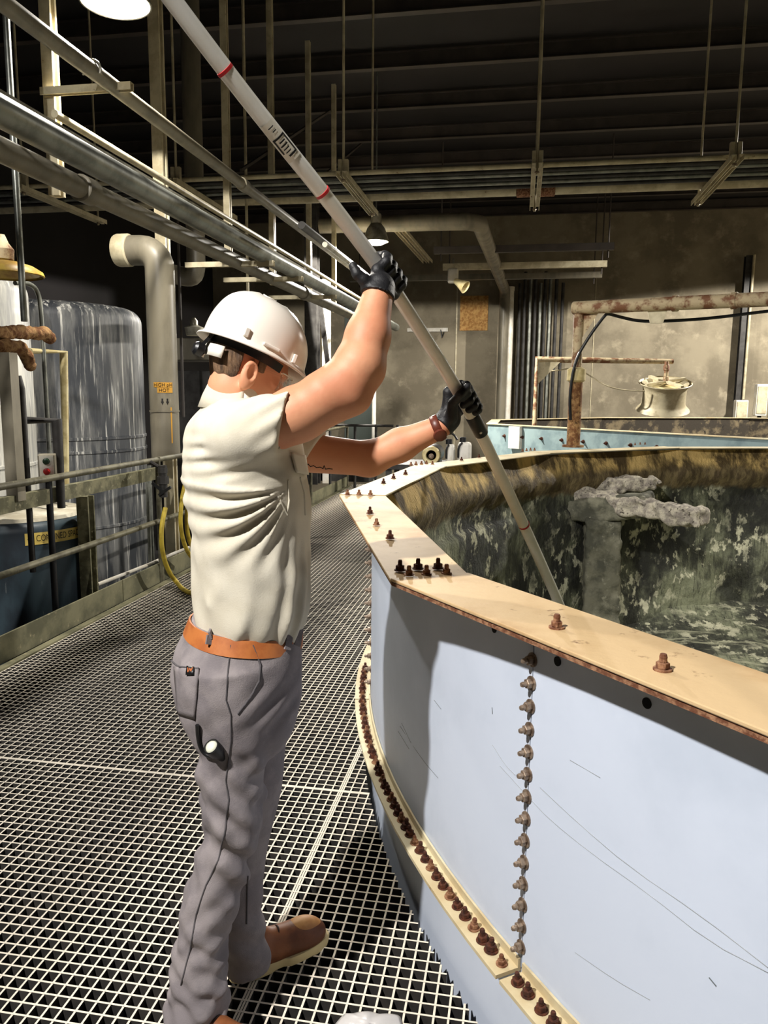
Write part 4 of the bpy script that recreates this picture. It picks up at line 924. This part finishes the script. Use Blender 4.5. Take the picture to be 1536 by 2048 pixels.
# door on the back wall, mostly behind the forearm
a,c=px(690,606,Y=Y1-.06),px(752,0,Y=Y1-.06); struct(MB().box(((a.x+c.x)/2,Y1-.06,a.z/2),(c.x-a.x,.1,a.z)).build('door_1',M('door_green',S(92,100,94),.5)))
struct(MB().box(((a.x+c.x)/2,Y1-.08,a.z+.09),(c.x-a.x+.1,.16,.18)).build('trim_40',m_white))
# ---- pipe arm frame on the rim of the large tank
base=px(1146,894,Z=ZR+.01); Yf=base.y; top=px(1157,616,Y=Yf); tip=px(1560,597,Y=Yf-.85)
t=thing('davit_frame',base,'rust stained pipe frame standing on the far rim of the large tank','frame')
b=MB(); b.lathe([(.10,0),(.10,.02)],base,seg=20); b.tube([base,base+Vector((0,0,.62))],.062,16); b.build('base_post',m_fullrust,t,smooth=40)
b=MB(); b.lathe([(.06,.60),(.085,.62),(.085,.72),(.055,.74)],base,seg=16); b.build('post_collar',m_pvcy,t,smooth=40)
tp=Vector((base.x,base.y,top.z)); b=MB(); b.tube([base+Vector((0,0,.6)),tp+Vector((0,0,.05))],.047,16); b.build('post',m_rpipe,t,smooth=50)
b=MB(); b.tube([tp+Vector((-.05,0,0)),tip],.058,16); b.build('arm',m_rpipe,t,smooth=50)
md=tp.lerp(tip,.42); ad=(tip-tp).normalized(); b=MB()
b.section(tp+Vector((.03,-.012,0)),tp+Vector((.03,.012,0)),[(0,0)]*0 or [(0,-.05),(-.42,-.05),(0,-.62)],upv=(0,0,1)) if False else b.add([tp+Vector((.03,s*.012,-.05)) for s in(-1,1)]+[tp+ad*.19+Vector((0,s*.012,-.05)) for s in(-1,1)]+[tp+Vector((.03,s*.012,-.28)) for s in(-1,1)],[(0,2,4),(1,5,3),(0,1,3,2),(2,3,5,4),(4,5,1,0)]); b.build('gusset',m_rpipe,t)
b=MB(); c_=tp.lerp(tip,.43); b.add([c_+ad*x+Vector((0,s*.012,z)) for s in(-1,1) for x,z in((-.09,-.04),(.09,-.04),(.055,-.16),(-.055,-.16))],[(0,1,2,3),(7,6,5,4),(0,4,5,1),(1,5,6,2),(2,6,7,3),(3,7,4,0)]); b.build('lifting_lug',m_cream,t)
for f in(.52,.8):
    b=MB(); b.lathe([(.058,-.03),(.068,-.02),(.068,.02),(.058,.03)],tp.lerp(tip,f),ad,16); b.build('sleeve',m_rpipe,t)
P=[px(x,y,Y=Yf-.1) for x,y in((1141,840),(1139,790),(1150,720),(1180,670),(1210,630),(1216,627),(1240,634),(1280,643),(1340,642),(1420,637),(1536,622),(1600,616))]
b=MB(); b.tube(P,.014,8,smooth=2); one(b,'power_cable',m_black,'dark cable drooping from the rust stained pipe frame','cable')
# ---- second frame with the hanging spool
b0=px(1069,846,Y=13.15); b0.z=ZR; top=px(1071,719,Y=13.15); tip=px(1346,723,Y=13.6)
t=thing('davit_frame',b0,'slim cream pipe arm on the background tank carrying the hanging spool','frame')
b=MB(); b.tube([b0,Vector((b0.x,b0.y,top.z)),tip],.04,12); b.build('arm',m_rpipe,t,smooth=40)
b=MB(); b.add([Vector((b0.x+.03,b0.y+s*.01,top.z-.04)) for s in(-1,1)]+[Vector((b0.x+.38,b0.y+s*.01,top.z-.04)) for s in(-1,1)]+[Vector((b0.x+.03,b0.y+s*.01,top.z-.4)) for s in(-1,1)],[(0,2,4),(1,5,3),(0,1,3,2),(2,3,5,4),(4,5,1,0)]); b.build('gusset',m_cream,t)
sc_=px(1328,792,Y=13.6); k=13.6/1538
t=thing('cable_spool',(sc_.x,13.6,sc_.z-.25),'large cream flanged spool hanging before the back wall','spool')
SA=Vector((0,-.27,.963)); SP=Vector((sc_.x,13.6,sc_.z))
b=MB(); b.lathe([(47*k,.235),(48*k,.225),(47*k,.212),(41*k,.17),(39.5*k,.12),(39*k,0),(39.5*k,-.12),(41*k,-.16),(48*k,-.225),(49*k,-.24),(47*k,-.25),(30*k,-.25),(30*k,.19),(42*k,.225)],SP,SA,seg=48,caps=False); b.build('drum',m_cream,t,smooth=40)
b=MB(); b.lathe([(42*k,.19),(0.01,.19)],SP,SA,seg=32,caps=False); b.build('deck',m_pvcy,t)
sa1,sa2,_=frame(SA)
for a in(.55,.55+math.pi/2):
    d=(sa1*math.cos(a)+sa2*math.sin(a))*45*k; b=MB(); c=SP+SA*.245; b.bar(c-d,c+d,.06,.04,upv=SA); b.build('spoke',m_cream,t)
b=MB(); hp=SP+SA*.25; b.lathe([(.045,0),(.045,.07),(.035,.08),(.035,.17),(.05,.18),(.05,.25),(.035,.27),(.035,(tip.z-hp.z))],hp,seg=14); b.build('hanger_shaft',m_rpipe,t,smooth=40)
P=[px(x,y,Y=13.3) for x,y in((1080,742),(1110,742),(1150,735),(1175,748),(1210,772),(1250,781),(1290,782))]
b=MB(); b.tube(P,.012,6,smooth=2); one(b,'thin_wire',m_cream,'thin pale wire sagging towards the hanging spool','wire')
# ---- left side: guard rail, kick plate
t=thing('guard_rail',(-2.98,4,0),'dirty pipe guard rail with kick plate along the left of the walkway','railing')
for z in(1.05,.53):
    b=MB(); b.tube([(-2.98,.4,z),(-2.98,13.2,z)],.022,12); b.build('rail',m_rail,t,smooth=50)
for y in(6.0,8.4,10.8,13.2):
    b=MB(); b.tube([(-2.98,y,.0),(-2.98,y,1.07)],.022,12); b.build('post',m_rail,t,smooth=50)
for ya,yb in((.4,5.35),(5.36,13.2)):
    b=MB(); b.box((-2.99,(ya+yb)/2,.085),(.012,yb-ya,.17)); b.build('kick_plate',m_kick,t,bevel=.003)
b=MB(); b.bar((-2.93,.4,.006),(-2.93,13.2,.006),.05,.012); one(b,'edge_angle',m_kick,'flat steel edge strip where the grating meets the kick plate','edge strip')
t=thing('end_rail',(-1.6,13.0,0),'dark handrail across the far end of the walkway','railing')
for z in(1.08,.55):
    b=MB(); b.tube([Vector((px(655,868,Y=13).x,13,z)),Vector((px(796,0,Y=13).x,13,z))],.024,10); b.build('rail',m_dksteel,t,smooth=50)
for x in(660,710,752,795):
    q=px(x,860,Y=13); b=MB(); b.tube([(q.x,13,0),(q.x,13,1.1)],.024,10); b.build('post',m_dksteel,t,smooth=50)
# ---- left tanks
def vat(c,R,zt,mat,label,shoulder=.12,lidmat=None,bands=(),bm=None,name='storage_tank'):
    t=thing(name,(c[0],c[1],-1.65),label,'tank'); C_=Vector((c[0],c[1],0))
    pr=[(R,-1.65),(R,zt-shoulder)]+[(R-shoulder+shoulder*math.cos(a),zt-shoulder+shoulder*math.sin(a)) for a in np.linspace(.2,math.pi/2,6)]+[(R*.55,zt+.02),(.02,zt+.03)]
    b=MB(); b.lathe(pr,C_,seg=72); b.build('shell',mat,t,smooth=40)
    for z in bands:
        b=MB(); b.lathe([(R,-.02),(R+.012,-.012),(R+.012,.012),(R,.02)],C_+Vector((0,0,z)),seg=72,caps=False); b.build('band',bm or mat,t,smooth=40)
    return t,C_
vat((-5.2,7.95),1.0,2.52,m_darktank,'tall dark tank with white drip streaks behind the railing',.16,bands=(.98,1.12,.18))
vat((-5.1,6.16),.75,2.60,m_paletank,'tall pale streaked tank at the far left edge',.14,bands=(.95,))
t3,C3=vat((-3.71,5.12),.55,.70,m_bluetank,'low dark blue tank behind the railing with the yellow confined space sign',.07)
m_lid=M('dusty_white_lid',S(226,220,200),.6,c2=S(190,180,156),sc=5)
b=MB(); b.lathe([(.50,.70),(.49,.725),(.25,.745),(.02,.75)],C3,seg=48); b.build('lid',m_lid,t3,smooth=40)
b=MB(); b.lathe([(.20,.735),(.22,.75),(.22,.80),(.20,.815),(.02,.815)],C3+Vector((-.12,-.13,0)),seg=36); b.build('manhole_cover',m_black,t3,smooth=40)
# the sign, bent round the tank
def oncyl3(x,y,R):
    d=ray(x,y); o=np.array([C3.x,C3.y]); a=d[0]**2+d[1]**2; q=-2*(d[:2]@o); c=o@o-R*R; s=(-q-math.sqrt(max(0,q*q-4*a*c)))/(2*a); return CAM+d*s
sa_=oncyl3(50,1084,.556); sb_=oncyl3(163,1058,.556); an=lambda p: math.atan2(p[1]-C3.y,p[0]-C3.x)
a0,a1=an(sa_),an(sb_); zm=(sa_[2]+sb_[2])/2; hh=.042; Rs=.556
b=MB(); b.grid([[C3+Vector((r*math.cos(a),r*math.sin(a),z)) for z in(zm-hh,zm+hh)] for r in(Rs,) for a in np.linspace(a0,a1,30)]); sg=b.build('sign',m_signy,t3,smooth=60)
def text_mesh(body,size):
    c=bpy.data.curves.new('lettering','FONT'); c.body=body; c.size=size; c.align_x='CENTER'; c.align_y='CENTER'; c.resolution_u=3
    o=bpy.data.objects.new('lettering',c); COL.objects.link(o); me=bpy.data.meshes.new_from_object(o.evaluated_get(bpy.context.evaluated_depsgraph_get()))
    v=[tuple(x.co) for x in me.vertices]; f=[tuple(p.vertices) for p in me.polygons]; bpy.data.objects.remove(o); return v,f
def wrap_text(body,size,center_a,z,R,C_,name,parent,mat=None,sx=1):
    v,f=text_mesh(body,size); b=MB(); b.add([C_+Vector((R*math.cos(center_a+x*sx/R),R*math.sin(center_a+x*sx/R),z+y)) for x,y,_ in v],f); return b.build(name,mat or m_ink,parent)
Ltot=abs(a1-a0)*Rs; v,f=text_mesh('CONFINED SPACE',.066); wd_t=max(q[0] for q in v)-min(q[0] for q in v)
wrap_text('CONFINED SPACE',.066,a0+(a1-a0)*.56,zm,Rs+.002,C3,'lettering',sg,sx=Ltot*.80/wd_t)
b=MB(); am=a0+(a1-a0)*.06; R_=Rs+.002; b.add([C3+Vector((R_*math.cos(am+x/R_),R_*math.sin(am+x/R_),zm+y)) for x,y in((-.014,0),(.012,.014),(.012,-.014))],[(0,1,2)]); b.build('arrow_mark',m_ink,sg)
# mossy beam and posts
a,c=px(60,1004,X=-3.12),px(318,945,X=-3.12); b=MB(); b.bar((-3.12,2.6,c.z),(-3.12,c.y,c.z),.05,.10); one(b,'support_beam',m_moss,'mossy steel beam behind the railing above the low tank','beam')
p=px(178,1100,X=-3.08); b=MB(); b.ibeam((-3.09,p.y,-.3),(-3.09,p.y,c.z-.05),.09,.09,.014,upv=(0,1,0)); one(b,'support_post',m_moss,'short mossy steel post behind the railing by the sign','post')
# control station on its conduit
p=px(99,1000,X=-3.09); t=thing('control_station',(p.x,p.y,0),'push button station on a black conduit post at the railing','control box')
zt=px(99,842,X=-3.09).z; zc_=px(99,930,X=-3.09).z
b=MB(); b.tube([(p.x-.02,p.y+.03,-.2),(p.x-.02,p.y+.03,zc_-.05)],.022,10); b.build('conduit_post',m_black,t,smooth=50)
b=MB(); b.tube([(p.x+.02,p.y+.10,zc_-.3),(p.x+.02,p.y+.10,zt),(p.x-.22,p.y+.10,zt)],.026,10); b.build('bracket',m_dksteel,t,smooth=40)
Rz=Matrix.Rotation(math.radians(28),3,'Z'); bc=Vector((p.x,p.y,zc_))
b=MB(); b.box(bc,(.105,.12,.15),rz=math.radians(28)); b.build('enclosure',m_ductg,t,bevel=.006)
b=MB(); b.box(bc+Rz@Vector((.0,-.062,0)),(.085,.006,.135),rz=math.radians(28)); b.build('face_plate',m_white,t)
for dz,mm,nm_ in((.032,m_green,'green_button'),(-.035,m_red,'red_button')):
    b=MB(); b.lathe([(.022,0),(.022,.008),(.017,.010),(.017,.026),(.012,.028)],bc+Rz@Vector((.0,-.065,dz)),Rz@Vector((0,-1,0)),18); b.build(nm_,mm,t,smooth=40)
# grey post and conduits at the far left
p=px(23,840,X=-3.12); b=MB(); zt__=px(23,706,X=-3.12).z; b.box((p.x,p.y,(.92+zt__)/2),(.08,.08,zt__-.92)); one(b,'square_post',m_ductg,'square grey green post at the left edge below the rusty pipe','post')
p=px(50,880,X=-3.2); b=MB(); b.tube([(p.x,p.y,.4),(p.x,p.y,1.62),(p.x-.02,p.y,1.7)],.02,10); one(b,'conduit',m_dksteel,'dark conduit beside the square grey post','conduit')
P=[px(x,y,X=-3.38) for x,y in((30,566),(58,566),(75,580),(82,615),(88,720),(102,960),(104,1000))]
b=MB(); b.tube(P,.016,10,smooth=2); one(b,'bent_conduit',m_alum,'grey conduit bending down from under the yellow shower head','conduit')
P=[px(x,y,X=-3.4) for x,y in((60,702),(127,704),(133,985))]; b=MB(); b.tube(P,.021,12); b.lathe([(.026,-.05),(.026,0)],P[1]+Vector((0,0,-.01)),seg=12); one(b,'yellowed_pipe',m_pvcy,'thin yellowed plastic pipe with an elbow before the dark tank','pipe')
p=px(28,300,X=-2.96); b=MB(); b.tube([(p.x,p.y,px(28,640,X=-2.96).z),(p.x,p.y,ZC)],.019,10); one(b,'hanging_pipe',m_alum,'slim vertical grey pipe running past the yellow shower head','pipe')
# emergency shower
p=px(10,552,X=-3.22); t=thing('emergency_shower',p,'yellow emergency shower head at the left edge','shower')
b=MB(); b.lathe([(.225,0),(.232,.006),(.222,.03),(.17,.062),(.09,.085),(.04,.09),(.035,.088),(.09,.07),(.2,.01)],p,seg=44,caps=False); b.build('shower_head',m_yshower,t,smooth=50)
b=MB(); b.lathe([(.04,.085),(.075,.10),(.08,.16),(.05,.20),(.03,.25)],p+Vector((-.02,0,0)),seg=16); b.tube([p+Vector((-.02,0,.22)),p+Vector((-.5,0,.24))],.03,10); b.build('supply_pipe',m_rpipe,t,smooth=40)
def rough_tube(name,P,r,mat,label,cat):
    P=[Vector(q) for q in P]; lo=np.min([list(q) for q in P],0)-r*2; hi=np.max([list(q) for q in P],0)+r*2
    def fn(X):
        d=None
        for a,b_ in zip(P,P[1:]):
            c=rcone(X,a,b_,r,r); d=c if d is None else smin(d,c,.02)
        return d+r*.10*vnoise(X,40,21)+r*.07*vnoise(X,150,22)
    v,f=sdf_piece(fn,lo,hi,.009); c=np.array([(lo[0]+hi[0])/2,(lo[1]+hi[1])/2,lo[2]]); o=np_mesh(name,[(v-c,f)],mat); o.location=c; return tag(o,label,cat)
rough_tube('rusty_pipe',[px(x,y,X=-3.25) for x,y in((-40,664),(40,664),(88,668),(100,676))],.042,m_fullrust,'thick brown rust scaled pipe end at the left edge','pipe')
rough_tube('rusty_elbow',[px(x,y,X=-3.22) for x,y in((-30,694),(10,692),(42,696),(54,714),(60,730))],.040,m_fullrust,'pale scaled elbow drooping just below the brown rusty pipe','pipe')
# ---- grey duct with elbow and the hot label
e=px(318,500,X=-3.12); e.x=-3.12; rD=.125; zbt=px(325,916,Y=e.y).z
t=thing('exhaust_duct',(e.x,e.y,zbt),'thick grey elbow duct hanging at the railing with an orange label','duct')
arc=[e+Vector((-.16+.16*math.sin(a),0,-.16+.16*math.cos(a))) for a in np.linspace(0,math.pi/2,7)]
el=Vector((e.x-.36,e.y-.02,e.z))
b=MB(); b.tube([el]+arc+[Vector((e.x,e.y,zbt))],rD,28,caps=True); b.build('duct_pipe',m_ductg,t,smooth=35)
b=MB(); b.lathe([(rD+.004,-.02),(rD+.012,0),(rD+.012,.10),(rD,.11)],el,(1,0,0),28); b.build('end_cap',m_cream,t,smooth=35)
b=MB(); b.lathe([(rD+.006,-.006),(rD+.006,.006)],(e.x,e.y,px(325,822,Y=e.y).z),seg=28,caps=False); b.build('joint_ring',m_ductg,t)
acam=math.atan2(-e.y,-e.x); zl=px(322,775,Y=e.y-rD).z
def dpatch(name,z0,z1,a_0,a_1,r,mat):
    b=MB(); b.grid([[Vector((e.x+r*math.cos(a),e.y+r*math.sin(a),z)) for z in(z0,z1)] for a in np.linspace(a_0,a_1,14)]); return b.build(name,mat,t,smooth=60)
lb=dpatch('label',zl+.002,zl+.045,acam-.72,acam+.62,rD+.002,m_signo); lb2=dpatch('label',zl-.045,zl-.001,acam-.45,acam+.62,rD+.002,m_signo)
dc=Vector((e.x,e.y,0)); wrap_text('HIGH pH',.042,acam-.05,zl+.022,rD+.004,dc,'lettering',lb); wrap_text('HOT',.042,acam+.02,zl-.024,rD+.004,dc,'lettering',lb2)
for da in(-.12,.22):
    b=MB(); R_=rD+.003; za=zl-.12; b.add([dc+Vector((R_*math.cos(acam+da+x/R_),R_*math.sin(acam+da+x/R_),za+y)) for x,y in((-.007,.025),(.007,.025),(.007,0),(.014,0),(0,-.028),(-.014,0),(-.007,0))],[(0,1,2,3,4,5,6)]); b.build('arrow_mark',m_ink,t)
dpatch('stain_stripe',zbt+.14,zl-.17,acam+.42,acam+.52,rD+.0015,m_signo)
# ---- valves and hoses at the column
q=px(326,960,X=-2.86); t=thing('hose_valve',(q.x,q.y,q.z),'dark valve manifold at the foot of the grey duct','valve')
b=MB(); b.tube([q+Vector((0,0,.12)),q+Vector((0,0,-.14))],.035,12); b.lathe([(.05,-.03),(.05,.03)],q,seg=8); b.lathe([(.042,-.02),(.042,.02)],q+Vector((0,0,.08)),seg=8); b.tube([q+Vector((0,0,.09)),Vector((-2.98,q.y,1.05))],.016,8); b.build('valve_body',m_dksteel,t,smooth=40)
b=MB(); b.bar(q+Vector((-.02,-.04,-.12)),q+Vector((.09,-.05,-.05)),.016,.022); b.bar(q+Vector((.03,-.04,-.10)),q+Vector((-.07,-.05,-.02)),.016,.022); b.build('lever',m_black,t)
P=[px(x,y,X=-2.82) for x,y in((331,1016),(324,1045),(322,1085),(328,1120),(340,1148),(352,1163))]+[px(x,y,Z=.02) for x,y in((366,1180),(388,1189),(420,1190),(470,1170))]
b=MB(); b.tube(P,.019,12,smooth=3); one(b,'water_hose',m_yel,'yellow hose hanging from the valve and curling onto the grating','hose')
for i,pts in enumerate([((372,960),(363,1000),(360,1050),(368,1090),(384,1118),(410,1130)),((378,975),(374,1010),(373,1055),(380,1090),(400,1110)),((385,985),(384,1030),(386,1060),(400,1080))]):
    P=[px(x,y,X=-2.8) for x,y in pts]; b=MB(); b.tube(P,.018,10,smooth=3); one(b,'coiled_hose',m_yel,['outermost loop of yellow hose hanging behind the shirt','middle loop of yellow hose hanging behind the shirt','innermost loop of yellow hose hanging behind the shirt'][i],'hose','hanging yellow hose loops')
P=[px(x,y,X=-3.05) for x,y in((195,1169),(262,1143),(300,1128),(345,1108),(385,1092))]; b=MB(); b.tube(P,.014,10); one(b,'white_pipe',m_white,'thin white pipe low behind the railing','pipe')
for x,l in((298,'thin white upright pipe behind the rail beside the hose'),(303,'second thin upright pipe behind the rail beside the hose')):
    q=px(x,1050,X=-3.2-.02*(x-298)); b=MB(); b.tube([(q.x,q.y,-.1),(q.x,q.y,.95)],.018,8); one(b,'upright_pipe',m_alum,l,'pipe')
# dark process tank and column beyond the worker's head
a,c=px(340,672,Y=9.5),px(425,742,Y=9.5); t=thing('process_trough',((a.x+c.x)/2,9.5,-.5),'dark trough with a pale top edge behind the hard hat','trough')
b=MB(); b.box(((a.x+c.x)/2,9.7,(a.z+c.z)/2+.05),(c.x-a.x+.2,.6,(a.z-c.z)*.62)); b.build('trough_body',m_ductg,t,bevel=.01)
b=MB(); b.box(((a.x+c.x)/2,9.9,(c.z-.5)/2),(c.x-a.x+.6,.8,c.z+.5)); b.build('stand',m_dksteel,t)
b=MB(); q=px(388,655,Y=9.5); b.lathe([(.10,-.1),(.12,0),(.05,.03),(.05,.08),(.02,.12)],q,seg=16); b.build('valve_cap',m_steel,t,smooth=40)
for i,x in enumerate((360,496)):
    q=px(x,600,X=-3.9 if i==0 else -3.2); b=MB(); b.tube([(q.x,q.y,px(x,660,Y=q.y).z-1.0),(q.x,q.y,ZC)],.018,8); one(b,'hanging_pipe',m_cream if i else m_purlin,['slim dim pipe hanging left of the hard hat','slim bright pipe hanging just behind the hard hat'][i],'pipe')
P=[px(x,y,Y=8.9) for x,y in((350,500),(400,505),(402,530),(396,560),(370,565))]; b=MB(); b.tube([px(345,548,Y=8.9),px(380,556,Y=8.9),px(392,545,Y=8.9),px(392,500,Y=8.9),Vector((px(392,500,Y=8.9).x,8.9,ZC+.1))],.11,18,smooth=2); one(b,'elbow_pipe',m_ductg,'pale pipe elbow behind the grey duct','pipe')
for x,w,mm,Y,zt_,l in((625,.22,m_dksteel,13.4,5.2,'dark steel column at the end of the walkway left of the forearm'),(653,.13,m_white,13.6,3.6,'white column beside the dark column left of the forearm')):
    q=px(x,700,Y=Y); b=MB(); b.ibeam((q.x,Y,0),(q.x,Y,zt_),w,w,.02,upv=(0,1,0)); one(b,'steel_column',mm,l,'column')
b=MB(); b.bar(px(636,570,Y=13.1),px(658,748,Y=13.1),.07,.07); one(b,'leaning_bar',m_dksteel,'dark bar leaning against the white column','bar')
q=px(748,800,Y=16); b=MB(); b.tube([(q.x,16,-.5),(q.x,16,2.2)],.045,10); one(b,'upright_pipe',m_white,'thin white upright pipe between the two arms','pipe')
q=px(640,960,Y=13.6); b=MB(); b.box((q.x+.2,14.3,.3),(1.3,.8,.6)); one(b,'equipment_plinth',m_dksteel,'dark low plinth at the end of the walkway','plinth',smooth=None)
# ---- dosing bench with pump and jugs beyond the large tank
zt_=.86; q0=px(806,930,Y=8.3); t=thing('dosing_bench',(-.75,8.5,0),'dark bench behind the rim carrying the pump and white jugs','bench')
b=MB(); b.box((-.72,8.55,zt_-.03),(1.5,.7,.06)); b.build('bench_top',m_dksteel,t,bevel=.006)
for sx in(-1.4,-.04):
    for sy in(8.26,8.84):
        b=MB(); b.box((sx,sy,(zt_-.06)/2),(.06,.06,zt_-.06)); b.build('leg',m_dksteel,t)
pw=px(862,911,Y=8.25); t=thing('pump',(pw.x,8.4,zt_),'black pump with a pale round flange behind the rim','pump')
b=MB(); b.tube([(pw.x,8.32,pw.z),(pw.x,8.72,pw.z)],.10,20); b.box((pw.x,8.5,(pw.z+zt_)/2-.02),(.16,.3,pw.z-zt_-.02)); b.build('motor',m_black,t,smooth=40)
b=MB(); b.lathe([(.098,0),(.102,.03),(.09,.05),(.058,.045),(.052,0)],(pw.x,8.30,pw.z),(0,-1,0),28); b.build('flange_ring',m_pvcy,t,smooth=40)
b=MB(); b.lathe([(.03,0),(.03,.04),(.015,.05)],(pw.x,8.31,pw.z-.01),(0,-1,0),12); b.build('shaft',m_zinc,t)
def jug(x0,x1,y0,Y,label):
    a,c=px(x0,y0,Y=Y),px(x1,y0,Y=Y); w=c.x-a.x; cx_=(a.x+c.x)/2; t=thing('chemical_jug',(cx_,Y,zt_),label,'jug','white jugs on the dosing bench')
    h=a.z-zt_; b=MB(); b.box((cx_,Y,zt_+h/2),(w,.15,h)); b.build('jug_body',m_white,t,bevel=.03)
    b=MB(); b.lathe([(.035,0),(.035,.05),(.03,.055)],(cx_-.02,Y,zt_+h),seg=16); b.build('cap',m_red if x0>920 else m_black,t,smooth=40)
    b=MB(); b.tube([(cx_-w*.42,Y-.08,zt_+h*.3),(cx_-w*.42,Y-.1,zt_+h*.8),(cx_-w*.15,Y-.08,zt_+h*1.0)],.010,8,smooth=2); b.build('handle',m_black if x0<920 else m_white,t,smooth=60)
jug(893,910,888,8.4,'left white jug with a black cap behind the rim'); jug(916,943,884,8.5,'right white jug with a red cap behind the rim')
b=MB(); b.tube([px(838,900,Y=8.45),px(850,885,Y=8.45),px(880,882,Y=8.5),px(884,868,Y=8.5),px(905,865,Y=8.5),px(915,880,Y=8.5)],.012,8,smooth=2); one(b,'dosing_hose',m_black,'thin black hose looping from the pump to the jugs','hose')
# ---- loose bits near the camera
def crumple(name,pts,z,mat,label,cat,amp=.03):
    c=np.mean([list(px(x,y,Z=0))[:2] for x,y in pts],0); Q=[np.array(list(px(x,y,Z=0))[:2])-c for x,y in pts]; n=len(Q); P=[]
    for k in np.linspace(.04,1,9):
        row=[]
        for i in range(48):
            f=i/48*n; a=Q[int(f)%n]; b_=Q[(int(f)+1)%n]; v=(a+(b_-a)*(f%1))*k+c
            row.append((v[0],v[1],z+.004+amp*(1-k*k)*.8+amp*.5*abs(noise.noise(Vector((v[0]*14,v[1]*14,2))))))
        P.append(row)
    o=MB().grid([r+[r[0]] for r in P]).build(name,mat,smooth=80); md=o.modifiers.new('s','SOLIDIFY'); md.thickness=.002; return tag(o,label,cat)
crumple('plastic_bag',[(662,2060),(690,2030),(740,2028),(800,2036),(812,2075),(800,2130),(690,2130)],.0,M('clear_bag',S(226,222,220),.25,trans=.3),'crumpled clear plastic bag lying on the grating at the bottom edge','bag')
a=tcyl(231.2,RW,.36); n_=(tcyl(231.2,1,0)-tcyl(231.2,0,0)); b=MB(); b.bar(a+Vector((0,0,-.035)),a+n_*.012+Vector((0,0,.035)),.06,.02); one(b,'red_tag',m_red,'small red tag on the pale blue tank wall at the right edge','tag')
